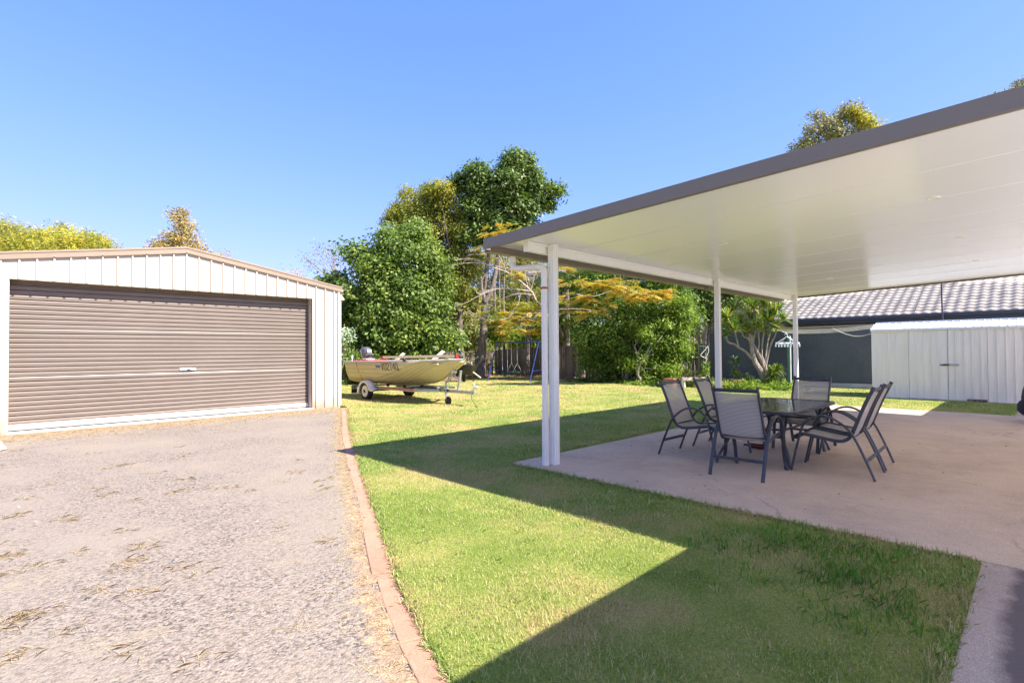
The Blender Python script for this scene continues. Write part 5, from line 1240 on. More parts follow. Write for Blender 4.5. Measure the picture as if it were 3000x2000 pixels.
mb.tube([at(x, y, 28.3) for x, y in ((1421, 880), (1412, 850), (1410, 820), (1425, 800))], [.12, .08, .06, .04], 6)
mb.build('trunk', M['bark_grey'], tt, smooth=True)

# large fresh green bush tree against the fence
tree('leafy_bush_tree', 'large bright green leafy bush tree on several stems against the fence', 'tree', (19.9, 12.9, 0), 1.1, 0.10,
     blobs_px([(1800, 800, 60, 1), (1880, 830, 70, .5), (1950, 860, 62), (1995, 900, 45), (2005, 945, 38), (1900, 930, 88), (1810, 930, 80), (1740, 880, 55, 1), (1760, 1010, 62), (1860, 1020, 78), (1950, 1010, 65), (1985, 1040, 40), (1720, 1060, 30), (1790, 1075, 48), (1900, 1085, 55), (1960, 1090, 32), (1700, 830, 50, 2), (1715, 980, 45, 1.2), (1930, 800, 45, .5)], 23.6),
     60000, M['leaf_bush'], M['bark_pale'], leaf_kw=dict(per=30, cr=0.46, L=0.15, W=0.06, lump=0.26, shell=0.48), seed=4, n_limbs=16)
tree('leafy_bush_tree', 'fresh yellow green outer bush drooping to the lawn at the right of the bush tree', 'shrub', (19.3, 11.9, 0), 0.7, 0.06,
     blobs_px([(1985, 905, 34), (2005, 930, 30), (1975, 960, 36), (1955, 1000, 34), (1985, 1020, 26), (1930, 1060, 32), (1880, 970, 30), (1910, 1000, 34), (1860, 1060, 26), (1960, 1085, 26), (1900, 1110, 20)], 22.3),
     15000, M['leaf_fresh'], M['bark_pale'], leaf_kw=dict(per=24, cr=0.30, L=0.14, W=0.05, lump=0.25, hang=0.4), seed=5)
# extra pale stems at its foot
st = thing('tree_stems', 'cluster of pale crooked stems under the leafy bush tree', 'tree stems', (19.6, 12.6, 0))
for k in range(7):
    x0 = 1835+rd.uniform(-16, 18); mb = MB(); mb.tube([at(x0, 1118, 23.3), at(x0+rd.uniform(-8, 8), 1085, 23.2), at(x0+rd.uniform(-16, 16), 1045, 23.2), at(x0+rd.uniform(-34, 34), 1000, 23.2)], [.05, .04, .04, .02], 7); mb.build('stem', M['bark_pale'], st, smooth=True)

# small shrubs and undergrowth by the boat
for lb, blb, d, nl, lf, sd_, base in (
    ('low mixed green shrub under the dense tree at the left of the boat', [(1000, 1055, 38), (1040, 1070, 34), (975, 1010, 30), (1090, 1075, 30)], 23.0, 7000, 'leaf_deep', 21, (1010, 1112)),
    ('silvery variegated shrub beside the garage wall behind the boat stern', [(985, 1000, 22), (1005, 985, 20), (975, 1030, 18)], 21.0, 2600, 'leaf_variegated', 22, (990, 1115)),
    ('loose pale green shrub behind the boat bow left of the tall trunk', [(1330, 940, 42), (1360, 985, 40), (1310, 995, 40), (1370, 930, 34), (1385, 1000, 26), (1290, 1030, 34), (1335, 900, 34), (1370, 880, 34)], 33.0, 15000, 'leaf_mix', 23, (1340, 1090)),
    ('bright green shrub above the fence behind the swing set', [(1465, 990, 30), (1560, 990, 38), (1590, 965, 34), (1520, 1000, 26), (1450, 960, 30), (1610, 1000, 34)], 33.0, 11000, 'leaf_fresh', 24, (1540, 1080)),
    ('pale feathery trees seen through the gap above the swing set', [(1430, 880, 50), (1490, 850, 60), (1560, 880, 60), (1450, 800, 60), (1540, 800, 50), (1600, 840, 50), (1500, 930, 50), (1400, 830, 50), (1640, 900, 50), (1440, 760, 45), (1540, 760, 40), (1650, 800, 50), (1620, 960, 50), (1400, 770, 40)], 40.0, 34000, 'leaf_mix', 25, (1500, 1070)),
    ('dark green shrub mass between the corner post and the bush tree', [(1660, 960, 48), (1690, 900, 48), (1640, 1000, 36), (1700, 1000, 36), (1680, 840, 40)], 30.0, 12000, 'leaf_gloss', 26, (1680, 1080)),
    ('dark leafy tree behind the middle patio post', [(2050, 850, 42), (2095, 860, 38), (2075, 900, 42), (2130, 850, 40), (2150, 890, 36), (2110, 915, 32), (2040, 910, 28)], 31.0, 14000, 'leaf_gloss', 27, (2080, 1080)),
    ('grey green gum foliage between the middle and far patio posts', [(2160, 840, 40), (2210, 850, 44), (2270, 850, 44), (2180, 900, 30), (2240, 880, 40), (2300, 870, 34)], 36.0, 12000, 'leaf_grey', 28, (2200, 1080)),
    ('yellow green foliage glimpsed low behind the middle post', [(2120, 960, 36), (2160, 950, 36), (2010, 980, 30), (2080, 985, 36), (2200, 960, 34), (2240, 950, 30)], 38.0, 9000, 'leaf_mix', 29, (2120, 1080)),
):
    b0 = at(base[0], base[1], d); b0.z = 0
    tree('shrub' if sd_ in (21, 22, 23, 24) else 'background_tree', lb, 'shrub' if sd_ in (21, 22, 23, 24) else 'tree', tuple(b0), .6 if sd_ < 25 else 2.5, .05 if sd_ < 25 else .16, blobs_px(blb, d), nl, M[lf], M['bark'],
         leaf_kw=dict(per=24, cr=0.32 if d < 30 else .5, L=0.11 if d < 30 else .19, W=0.055 if d < 30 else .085, lump=.25, shell=.6), seed=sd_)
# paperbark trunks behind the middle post
for k, (x, w_) in enumerate(((2018, .10), (2032, .09), (2052, .13), (2064, .10), (2078, .14), (2092, .12), (2104, .08), (2128, .09), (2150, .08))):
    mb = MB(); b0 = at(x+rd.uniform(-3, 3), 1075, 30.5+k*.15); b0.z = 0
    mb.tube([b0, at(x, 1010, 30.5+k*.15), at(x+rd.uniform(-6, 6), 960, 30.5+k*.15), at(x+rd.uniform(-12, 12), 880, 30.5+k*.15)], [w_*1.1, w_, w_*.9, w_*.6], 7)
    tag(mb.build('paperbark_trunk', M['bark' if k % 3 else 'bark_pale'], smooth=True), ('pale paperbark trunk farthest left of the row behind the fence', 'dark slim paperbark trunk second in the row behind the fence', 'dark stout paperbark trunk third from the left behind the fence',
    'pale paperbark trunk in the middle of the row behind the fence', 'thickest dark paperbark trunk just left of the middle patio post', 'dark paperbark trunk directly behind the middle patio post', 'pale thin paperbark trunk just right of the middle patio post',
    'dark thin paperbark trunk between the middle post and the dragon tree', 'dark thin paperbark trunk closest to the dragon tree')[k], 'tree trunk', 'paperbark trunks behind the fence')
# thin grey trunks in the gap above the swing set
for k, x in enumerate((1452, 1466, 1478, 1636, 1650)):
    w_ = .09 if k < 3 else .12; mb = MB(); b0 = at(x, 1075, 36); b0.z = 0
    mb.tube([b0, at(x+2, 960, 36), at(x-3, 880, 36), at(x+rd.uniform(-8, 8), 760, 36)], [w_, w_*.9, w_*.8, w_*.5], 7)
    tag(mb.build('grey_trunk', M['bark_grey'], smooth=True), ('slim grey trunk above the fence behind the left end of the swing set', 'slim grey trunk second from the left above the swing set', 'slim grey trunk above the yucca behind the swings', 'grey trunk close to the right side of the corner post', 'grey trunk between the corner post and the bush tree')[k], 'tree trunk', 'slim trunks behind the swing set')

# left: yellow wattle mass and a rusty tree above the garage roof
tree('wattle_tree', 'yellow green flowering wattle trees rising above the left of the garage roof', 'tree', (-1.5, 29, 0), 2.0, .2,
     blobs_px([(-60, 735, 105), (30, 735, 100), (110, 752, 98), (190, 768, 94), (265, 785, 92), (335, 800, 84), (400, 812, 84), (-140, 730, 100), (230, 740, 66)], 24.0),
     60000, M['leaf_yellow'], M['bark'], leaf_kw=dict(per=26, cr=.34, L=.20, W=.035, lump=.08, shell=.35, hang=.4), seed=31)
tree('rusty_tree', 'pointed rusty orange and green tree above the garage ridge', 'tree', (7, 27, 0), 2.0, .18,
     blobs_px([(525, 640, 20), (530, 665, 28), (515, 700, 32), (550, 700, 32), (480, 730, 30), (570, 745, 34), (530, 750, 50), (450, 745, 20), (605, 760, 26), (540, 622, 10)], 30.0),
     9000, M['leaf_rust'], M['bark'], leaf_kw=dict(per=18, cr=.36, L=.17, W=.06, lump=.3, shell=.7), seed=32)
def twiggy(name, label, base, pts, d, lf, nl, seed):
    g = np.random.default_rng(seed); b0 = at(base[0], base[1], d); b0.z = 0
    t = thing(name, label, 'tree', tuple(b0)); mb = MB(); fk = at(base[0], base[2], d); mb.tube([b0, fk], [.12, .06], 6)
    V = []; F = []; 
    for x, y in pts:
        tip = at(x, y, d+g.uniform(-.5, .5)); mid = fk.lerp(tip, .5)+Vector((g.uniform(-.2, .2), 0, g.uniform(-.1, .2))); mb.tube(bend([fk, mid, tip], 3), [.045-.005*i for i in range(7)], 5)
        n_ = nl//len(pts); p = np.array(tip)+g.normal(size=(n_, 3))*.25; vv, ff = leaves(p, g.normal(size=(n_, 3)), unit(g.normal(size=(n_, 3))+np.array([0, 0, .6])), .13, .06)
        F.append(ff+sum(len(q) for q in V)); V.append(vv)
    mb.build('trunk', M['bark_pale'], t, smooth=True); np_mesh('crown', np.concatenate(V), np.concatenate(F), M[lf], t)
twiggy('twiggy_tree', 'sparse twiggy pale tree between the garage roof end and the dense tree', (985, 1080, 830), [(893, 752), (905, 765), (925, 735), (945, 725), (960, 738), (985, 730), (998, 745), (975, 760), (940, 760), (915, 780), (995, 765)], 36, 'leaf_grey', 700, 41)
twiggy('twiggy_tree', 'faint brown treetop just above the right slope of the garage roof', (860, 1080, 860), [(655, 748), (668, 744), (860, 808), (885, 812), (840, 800), (870, 800)], 38, 'leaf_rust', 420, 42)
# right: tree tops above the patio roof
tree('gum_tree', 'gum tree top with orange tips showing above the brown patio fascia', 'tree', tuple(Vector(at(2440, 1080, 40)[:2]+(0,))) if False else (at(2440, 1080, 40).x, at(2440, 1080, 40).y, 0), 7.5, .3,
     blobs_px([(2390, 400, 34), (2420, 370, 34), (2460, 350, 34), (2355, 425, 24), (2400, 345, 16), (2490, 330, 26), (2520, 350, 24), (2430, 420, 50), (2500, 400, 44), (2545, 370, 20), (2495, 312, 8), (2520, 318, 8), (2565, 385, 14), (2340, 440, 20)], 40.0),
     9000, M['leaf_grey'], M['bark_pale'], leaf_kw=dict(per=16, cr=.55, L=.24, W=.09, lump=.3, shell=.6), seed=33)
tree('orange_tree_top', 'small yellow orange leafy tips beside the gum tree top above the fascia', 'tree', (at(2540, 1080, 39).x, at(2540, 1080, 39).y, 0), 10, .12,
     blobs_px([(2500, 330, 14), (2535, 362, 18), (2560, 385, 14), (2515, 345, 14), (2575, 358, 6)], 39.0), 1500, M['leaf_yellow'], M['bark_pale'], leaf_kw=dict(per=14, cr=.4, L=.22, W=.09, lump=.3), seed=34)
tree('gum_tree', 'sliver of treetop at the right edge above the patio fascia', 'tree', (at(2990, 1080, 40).x, at(2990, 1080, 40).y, 0), 10, .2,
     blobs_px([(2925, 290, 16), (2955, 278, 16), (2985, 270, 22), (3010, 262, 30), (2900, 300, 10)], 40.0), 2600, M['leaf_grey'], M['bark_pale'], leaf_kw=dict(per=16, cr=.4, L=.24, W=.09, lump=.3), seed=35)
# wood far behind everything, one mass
fm = blobs_px([(x, 985+12*math.sin(x*.013), 78+16*math.sin(x*.031), (x % 5)) for x in range(900, 2420, 52)]+[(x, 890+20*math.sin(x*.02), 62, 3) for x in range(1000, 2330, 56)], 52.0)
(v, f), _ = crown(fm, 60000, per=26, cr=.8, L=.34, W=.17, lump=.2, shell=.5, seed=36)
np_mesh('distant_wood', v, f, M['leaf_deep'], kind='stuff', label='mass of trees far behind the fences')
(v, f), _ = crown(blobs_px([(x, 1040, 60, 2) for x in range(1280, 2320, 44)], 44.0), 16000, per=20, cr=.6, L=.28, W=.12, seed=37)
np_mesh('distant_undergrowth', v, f, M['leaf_mix'], kind='stuff', label='mass of undergrowth behind the fences')

# ------------------------------------------------------------------ POINCIANA: bare spreading limbs and orange fronds
pd = 26.0
po = thing('poinciana_tree', 'spreading poinciana with bare pale branches and feathery orange green fronds', 'tree', (at(1648, 1100, 30.5).x, at(1648, 1100, 30.5).y, 0))
def br(pts, r0, r1, d=pd, dd=0.0):
    r0 *= .80; r1 = max(r1, .009)
    P = bend([at(x, y, d+dd*i) for i, (x, y) in enumerate(pts)], 4); n_ = len(P); mb = MB(); mb.tube(P, [lerp(r0, r1, i/(n_-1)) for i in range(n_)], 6); mb.build('branch', M['twig'], po, smooth=True); return P
b0 = at(1652, 1100, 30.5); b0.z = 0
mb = MB(); mb.tube([b0, at(1652, 1040, 30), at(1648, 985, 29), at(1625, 935, 27.4), at(1593, 897, 26)], [.16, .14, .11, .08, .05], 8); mb.build('trunk', M['bark'], po, smooth=True)
Q = []
Q.append(br([(1598, 900), (1573, 882), (1557, 853), (1520, 820), (1483, 796), (1450, 785), (1420, 772), (1398, 761), (1370, 757), (1345, 760)], .05, .012))
Q.append(br([(1557, 853), (1500, 846), (1460, 846), (1430, 855), (1400, 868), (1375, 882), (1350, 893), (1320, 905), (1293, 908)], .035, .008))
Q.append(br([(1560, 864), (1520, 860), (1470, 875), (1450, 887), (1425, 905)], .025, .008))
Q.append(br([(1524, 862), (1518, 890), (1505, 908), (1490, 930), (1460, 937), (1430, 937), (1395, 922), (1370, 908)], .025, .006))
Q.append(br([(1483, 796), (1474, 770), (1462, 750), (1448, 738), (1410, 745), (1370, 746)], .022, .006))
Q.append(br([(1548, 845), (1540, 815), (1536, 794), (1500, 788), (1470, 782), (1430, 775)], .022, .006))
Q.append(br([(1556, 848), (1564, 820), (1568, 798), (1575, 770)], .018, .006))
Q.append(br([(1420, 772), (1380, 770), (1340, 774), (1318, 780), (1290, 768), (1278, 772)], .020, .005))
Q.append(br([(1536, 794), (1575, 797), (1610, 792), (1660, 792), (1700, 775)], .022, .008))
Q.append(br([(1600, 900), (1650, 870), (1690, 862), (1712, 878), (1728, 866)], .03, .010, pd, -.27))
Q.append(br([(1690, 862), (1740, 868), (1800, 850), (1860, 855), (1900, 868)], .02, .006, 22.4, -.05))
Q.append(br([(1640, 905), (1700, 905), (1760, 912), (1810, 905)], .018, .006, 23.5, -.12))
Q.append(br([(1600, 905), (1540, 920), (1500, 935), (1460, 955), (1420, 960)], .018, .005))
Q.append(br([(1640, 880), (1660, 840), (1680, 800), (1700, 780)], .018, .006))
gq = random.Random(77)
for P in Q[:9]:         # up-curving claw twigs
    for k in range(12):
        i = gq.randrange(len(P)//4, len(P)-1); p = P[i]; sg = gq.choice((-1, -1, 1))
        q = p+RT*(-gq.uniform(.12, .35))+Vector((0, 0, -gq.uniform(-.02, .08))); r_ = q+RT*(-gq.uniform(.08, .25))+Vector((0, 0, gq.uniform(.06, .26)*(1 if sg < 0 else -.4)))
        mb = MB(); mb.tube(bend([p, q, r_], 3), [.010, .0095, .009, .008, .007, .006, .005], 5); mb.build('twig', M['twig'], po)
def fronds(regions, n, mat, seed, L=(.42, .64), d=pd, dj=.7, flat=.25):
    """feathery leaves: a rachis with pairs of narrow leaflets, lying in nearly level layers"""
    g = np.random.default_rng(seed); P = []; Dd = []; Nn = []; LL = []
    for _ in range(n):
        x0, x1, y0, y1 = regions[g.integers(len(regions))]; c = np.array(at(g.uniform(x0, x1), y0+(y1-y0)*round(g.uniform(0, 4))/4+g.normal()*3, d+g.normal()*dj)[:])
        a = g.uniform(0, 2*math.pi); k_ = g.integers(3, 6)
        for q in range(k_):
            aa = a+g.uniform(-1.3, 1.3); dr = np.array([math.cos(aa), math.sin(aa), g.uniform(-.28, .05)]); dr /= np.linalg.norm(dr)
            nn = np.array([0, 0, 1.])+g.normal(size=3)*flat; nn -= dr*(nn@dr); nn /= np.linalg.norm(nn); sd = np.cross(nn, dr); l = g.uniform(*L); m_ = 11
            for i in range(m_):
                t = (i+1)/m_; w = .10*math.sin(math.pi*min(t*.9+.08, 1))+.015; base = c+dr*l*t-np.array([0, 0, .12*l*t*t])
                for s_ in (-1, 1): P.append(base); Dd.append(sd*s_+dr*.45); Nn.append(nn+g.normal(size=3)*.15); LL.append(w*l/.42)
    P = np.array(P); v, f = leaves(P, unit(np.array(Dd)), unit(np.array(Nn)), np.array(LL), np.full(len(P), .045)); return v, f
for k, (reg, n, mt_, sd_, dd, dj) in enumerate((([(1650, 1900, 820, 885), (1650, 1780, 870, 925), (1700, 1830, 822, 850), (1850, 1950, 850, 878)], 130, 'frond', 61, 21.3, .5),
                      ([(1480, 1600, 895, 965), (1440, 1590, 920, 990)], 85, 'frond', 62, 26.0, .7),
                      ([(1400, 1480, 900, 975), (1440, 1560, 870, 930)], 75, 'frond_green', 63, 27.0, .8),
                      ([(1430, 1545, 660, 694)], 26, 'frond', 64, 26.0, .5), ([(1400, 1450, 725, 750), (1395, 1440, 715, 735), (1500, 1530, 795, 812), (1650, 1700, 775, 800)], 22, 'frond', 65, 25.6, .4),
                      ([(1640, 1720, 900, 985), (1650, 1760, 880, 935)], 45, 'frond_green', 66, 26, .7))):
    v, f = fronds(reg, n, M[mt_], sd_, d=dd, dj=dj); np_mesh('fronds', v, f, M[mt_], po)

# ------------------------------------------------------------------ DRAGON TREE, yuccas, palms
g = np.random.default_rng(9)
def spiky_plant(name, label, heads, mat, base, cat='plant', trunks=(), barkm='bark_pale', W=.035, droop=.35, seed=0, n=70, spread=1.0):
    g = np.random.default_rng(seed); t = thing(name, label, cat, base)
    for c, L, *ax in heads:
        v, f = spiky(np.array(c), n, L, W, droop, g, ax[0] if ax else (0, 0, 1), spread); np_mesh('leaf_head', np.array(v), np.array(f), M[mat], t)
    for pts, r0, r1 in trunks:
        P = bend(pts, 4); mb = MB(); mb.tube(P, [lerp(r0, r1, i/(len(P)-1)) for i in range(len(P))], 8); mb.build('limb', M[barkm], t, smooth=True)
    return t
dd = 19.8
hd = [(2185, 871, .55), (2150, 911, .55), (2131, 930, .5), (2206, 900, .55), (2238, 887, .6), (2268, 925, .6), (2280, 905, .55), (2166, 951, .5), (2201, 938, .55), (2246, 943, .6), (2128, 980, .5), (2190, 975, .45), (2268, 958, .55), (2238, 968, .5), (2150, 965, .5), (2225, 858, .5), (2255, 872, .5), (2175, 845, .5), (2110, 958, .4), (2215, 960, .5), (2295, 935, .45)]
A = lambda x, y, o=0: at(x, y, dd+o)
tks = [([A(2243, 1122), A(2228, 1085), A(2212, 1060), A(2204, 1030), A(2200, 1000), A(2196, 975)], .12, .05),
       ([A(2248, 1112), A(2240, 1080), A(2230, 1050), A(2215, 1025), A(2200, 1000), A(2185, 985)], .11, .04),
       ([A(2212, 1062), A(2198, 1045), A(2182, 1028), A(2165, 1018), A(2152, 1008), A(2135, 1003), A(2126, 985)], .05, .035),
       ([A(2165, 1018), A(2160, 1000), A(2152, 970), A(2140, 940)], .03, .025),
       ([A(2200, 1000), A(2192, 990), A(2178, 985), A(2168, 955)], .035, .025), ([A(2202, 1005), A(2200, 960), A(2190, 930), A(2170, 905), A(2152, 915)], .05, .03),
       ([A(2204, 1010), A(2212, 960), A(2208, 905)], .045, .03), ([A(2238, 1065), A(2222, 1040), A(2224, 1000), A(2220, 965)], .035, .028), ([A(2240, 1060), A(2232, 1040), A(2234, 1000), A(2240, 950)], .035, .028),
       ([A(2240, 1066), A(2244, 1040), A(2248, 1005), A(2256, 975), A(2268, 930)], .035, .028), ([A(2244, 1072), A(2252, 1030), A(2262, 1000), A(2270, 985), A(2276, 960)], .035, .025), ([A(2208, 905), A(2188, 880)], .03, .025), ([A(2240, 950), A(2238, 890)], .03, .022)]
spiky_plant('dragon_tree', 'large dragon tree with pale branching limbs and spiky green leaf heads', [(tuple(at(x, y, dd+rd.uniform(-.5, .5))), r_*1.22) for x, y, r_ in hd], 'spiky', (at(2245, 1122, dd).x, at(2245, 1122, dd).y, 0), 'tree', tks, seed=71, n=80, W=.05, droop=.16)
spiky_plant('spiky_shrub', 'yellow green spiky clump at the foot of the dragon tree beside the green post', [(tuple(at(2268, 1108, 19.3)), .52), (tuple(at(2262, 1088, 19.4)), .5), (tuple(at(2278, 1082, 19.5)), .42), (tuple(at(2250, 1120, 19.2)), .3)], 'spiky', (at(2265, 1130, 19.3).x, at(2265, 1130, 19.3).y, 0), 'shrub', seed=72, n=110, W=.04, droop=.35)
spiky_plant('spiky_shrub', 'small spiky plant behind a terracotta trough left of the dragon tree', [(tuple(at(2150, 1092, 20.5)), .36), (tuple(at(2160, 1098, 20.3)), .30)], 'spiky', (at(2152, 1125, 20.4).x, at(2152, 1125, 20.4).y, 0), 'shrub', seed=73, n=70, W=.035, droop=.3)
spiky_plant('spiky_shrub', 'dark thin leaved clump between the dragon tree and the trough', [(tuple(at(2190, 1100, 21.0)), .34), (tuple(at(2200, 1108, 20.8)), .3)], 'palm', (at(2192, 1125, 21).x, at(2192, 1125, 21).y, 0), 'shrub', seed=74, n=60, W=.025, droop=.6)
spiky_plant('yucca', 'yellow green yucca heads standing behind the fence above the swings', [(tuple(at(1478, 975, 33.5)), .9), (tuple(at(1475, 1000, 33.5)), .85), (tuple(at(1515, 990, 33.5)), .7), (tuple(at(1505, 1010, 33.5)), .6)], 'spiky_yellow', (at(1490, 1098, 33.5).x, at(1490, 1098, 33.5).y, 0), 'plant', [([at(1478, 1098, 33.5), at(1478, 975, 33.5)], .08, .06)], 'bark', W=.06, droop=.9, seed=75, n=75)
def palm(label, c, d, L, seed, n=16):
    g = np.random.default_rng(seed); b0 = at(c[0], 1085, d); b0.z = 0; t = thing('palm_tree', label, 'palm', tuple(b0)); cc = np.array(at(c[0], c[1], d)); V = []; F = []; k0 = 0
    for i in range(n):
        a = 2*math.pi*i/n+g.uniform(-.2, .2); e = g.uniform(-.1, .9); dr = np.array([math.cos(a)*math.cos(e), math.sin(a)*math.cos(e), math.sin(e)])
        P = []; Dd = []; Nn = []
        for j in range(22):
            t_ = (j+3)/24; p = cc+dr*L*t_-np.array([0, 0, .55*L*t_*t_]); tg = dr-np.array([0, 0, 1.1*t_]); tg /= np.linalg.norm(tg); sd = np.cross(tg, [0, 0, 1]); sd /= np.linalg.norm(sd)
            for s_ in (-1, 1): P.append(p); Dd.append(sd*s_+tg*.6-np.array([0, 0, .5])); Nn.append(np.array([0, 0, 1.])+sd*s_*.3)
        v, f = leaves(np.array(P), unit(np.array(Dd)), unit(np.array(Nn)), np.full(len(P), .5), np.full(len(P), .045)); V.append(v); F.append(f+k0); k0 += len(v)
    np_mesh('palm_fronds', np.concatenate(V), np.concatenate(F), M['palm'], t); mb = MB(); mb.tube([b0, at(c[0]+3, (c[1]+1085)/2, d), Vector(cc)], [.17, .14, .12], 8); mb.build('trunk', M['bark_grey'], t, smooth=True)
palm('dark palm crown half hidden by the downpipe above the swing set', (1545, 815), 30, 2.2, 81)
palm('dark palm with hanging fronds between the corner post and the bush tree', (1705, 900), 27, 1.9, 82)
palm('palm crown tucked under the gutter just right of the corner post', (1660, 800), 29, 1.8, 83)

# ------------------------------------------------------------------ GARDEN BED: trough, pots, ground cover
tg_ = thing('planter_trough', 'long pale planter trough on bricks with staked seedlings', 'planter', (20.0, 9.95, 0))
PT = lambda x, y, d=19.9: at(x, y, d)
a, b = PT(1996, 1117), PT(2066, 1120)
a.z = b.z = .34
mb = MB(); mb.bar(a, b, .22, .13); mb.build('trough', M['rock'], tg_, bevel=.02)
mb = MB(); mb.bar(a+Vector((0, 0, .068)), b+Vector((0, 0, .068)), .16, .01); mb.build('soil', M['earth'], tg_)
for e_ in (.1, .9):
    p = a.lerp(b, e_); mb = MB(); mb.box((p.x-.06, p.y-.06, -.02), (p.x+.06, p.y+.06, .273)); mb.build('support_block', M['concrete_white'], tg_)
for k, (x, y) in enumerate(((1996, 1058), (2005, 1060), (2010, 1060), (2014, 1062), (2025, 1065), (2037, 1068))):
    q = PT(x, y); p = a.lerp(b, min(max((x-1996)/70, .03), .97)); p.z = .41; mb = MB(); mb.tube([p, Vector((p.x, p.y, q.z))], .009, 6); mb.build('stake', M['stake'], tg_)
V = []; F = []; k0 = 0; g = np.random.default_rng(90)
for x, y, r_ in ((1998, 1088, .13), (2006, 1096, .12), (2014, 1086, .16), (2022, 1094, .12), (2036, 1092, .12), (2050, 1102, .14), (1998, 1106, .1), (2016, 1104, .12)):
    c = np.array(PT(x, y)); n_ = 26; u = unit(g.normal(size=(n_, 3))+np.array([0, 0, .4])); v, f = leaves(c+u*.03, u, unit(np.array([0, 0, 1.])+g.normal(size=(n_, 3))*.4), r_, r_*.5); V.append(v); F.append(f+k0); k0 += len(v)
np_mesh('seedling_leaves', np.concatenate(V), np.concatenate(F), M['leaf_yellow'] if False else M['spiky_yellow'], tg_)
for lb, x, y, d, w_, h_, cat in (('square terracotta pot left of the planter trough', 1966, 1112, 19.9, .20, .20, 'pot'), ('low terracotta trough in front of the small spiky plant', 2150, 1112, 20.1, .26, .12, 'pot')):
    p = at(x, y+8, d); p.z = 0; t = thing('terracotta_pot', lb, cat, tuple(p)); mb = MB(); n4 = 4
    z0 = .16
    mb.add([(p.x+sx*w_*.8, p.y+sy*w_*.8, z0) for sx, sy in ((-1, -1), (1, -1), (1, 1), (-1, 1))]+[(p.x+sx*w_, p.y+sy*w_, z0+h_) for sx, sy in ((-1, -1), (1, -1), (1, 1), (-1, 1))], [(3, 2, 1, 0), (0, 1, 5, 4), (1, 2, 6, 5), (2, 3, 7, 6), (3, 0, 4, 7), (4, 5, 6, 7)]); mb.build('pot_body', M['terracotta'], t)
    mb = MB(); mb.box((p.x-w_-.015, p.y-w_-.015, z0+h_-.03), (p.x+w_+.015, p.y+w_+.015, z0+h_+.004)); mb.build('pot_rim', M['terracotta'], t); mb = MB(); mb.box((p.x-w_*.7, p.y-w_*.7, -.02), (p.x+w_*.7, p.y+w_*.7, z0-.002)); mb.build('plinth', M['concrete_white'], t)
# frangipani-like sapling in the bed
sp_ = thing('sapling', 'young sapling with a few leaves in front of the dark cloth fence', 'sapling', (at(2150, 1122, 20.9).x, at(2150, 1122, 20.9).y, 0))
mb = MB(); p0 = at(2150, 1110, 20.9); p0.z = 0; mb.tube([p0, at(2150, 1085, 20.9), at(2151, 1062, 20.9)], [.03, .025, .02], 7); mb.build('stem', M['bark_grey'], sp_, smooth=True)
n_ = 40; c = np.array(at(2153, 1058, 20.9)); u = unit(g.normal(size=(n_, 3))); v, f = leaves(c+u*.12, u, unit(np.array([0, 0, 1.])+g.normal(size=(n_, 3))*.5), .18, .08); np_mesh('leaves', v, f, M['leaf_bush'], sp_)
# green tube trellis with a hose leaning on the fence
tr = thing('trellis', 'bent green and white garden frame with creeper leaning on the paling fence', 'trellis', (21.8, 10.7, 0))
T_ = lambda x, y: at(x, y, 22.3)
for pts, mt_, r_ in (([(2049, 1014), (2066, 1015)], 'green_tube', .02), ([(2052, 1018), (2056, 1040), (2050, 1045)], 'green_tube', .008), ([(2068, 1018), (2070, 1045), (2076, 1075), (2080, 1110)], 'green_tube', .010), ([(2074, 1014), (2066, 1024), (2052, 1040), (2054, 1043), (2072, 1050), (2066, 1064)], 'pvc', .014), ([(2074, 1014), (2076, 1028), (2070, 1046)], 'pvc', .012), ([(2060, 1062), (2074, 1060)], 'green_tube', .012), ([(2070, 1098), (2080, 1095)], 'green_tube', .012), ([(2066, 1090), (2072, 1105), (2076, 1114)], 'stake', .016)):
    mb = MB(); mb.tube([T_(x, y) for x, y in pts], r_, 6); mb.build('frame_tube', M[mt_], tr)
n_ = 260; xs_ = g.uniform(2056, 2078, n_); ys_ = g.uniform(1058, 1102, n_); c = np.array([at(x, y, 22.2+g.normal()*.06)[:] for x, y in zip(xs_, ys_)]); v, f = leaves(c, g.normal(size=(n_, 3)), unit(g.normal(size=(n_, 3))+np.array([-.4, -.4, .6])), .10, .05); np_mesh('creeper_leaves', v, f, M['leaf_fresh'], tr)

def scatter_low(name, label, boxes, n, mat, L, W, hmax, seed, clump=24):
    """low leafy growth filling ground rectangles (x0,x1,y0,y1)"""
    g = np.random.default_rng(seed); ar = np.array([(b[1]-b[0])*(b[3]-b[2]) for b in boxes]); nc = n//clump; idx = g.choice(len(boxes), nc, p=ar/ar.sum()); B = np.array(boxes)[idx]
    c = np.stack([g.uniform(B[:, 0], B[:, 1]), g.uniform(B[:, 2], B[:, 3]), np.zeros(nc)], axis=1); h = hmax*g.uniform(.3, 1, nc)
    off = g.normal(size=(nc, clump, 3))*np.array([.10, .10, 0])+g.random((nc, clump, 1))*h[:, None, None]*np.array([0, 0, 1]); p = (c[:, None]+off).reshape(-1, 3)
    v, f = leaves(p, unit(g.normal(size=p.shape)+np.array([0, 0, .5])), unit(g.normal(size=p.shape)*.7+np.array([0, 0, 1])), L*g.uniform(.6, 1.3, len(p)), W); np_mesh(name, v, f, mat, kind='stuff', label=label)
scatter_low('ground_cover', 'leafy ground cover under the dragon tree', [(18.9, 21.9, 7.4, 9.7), (19.2, 22.0, 6.1, 7.6)], 9000, M['leaf_fresh'], .14, .05, .26, 91)
scatter_low('ground_cover', 'pale strappy ground cover at the left of the dragon tree bed', [(18.8, 20.6, 8.1, 9.6)], 3200, M['leaf_mix'], .20, .035, .24, 92)
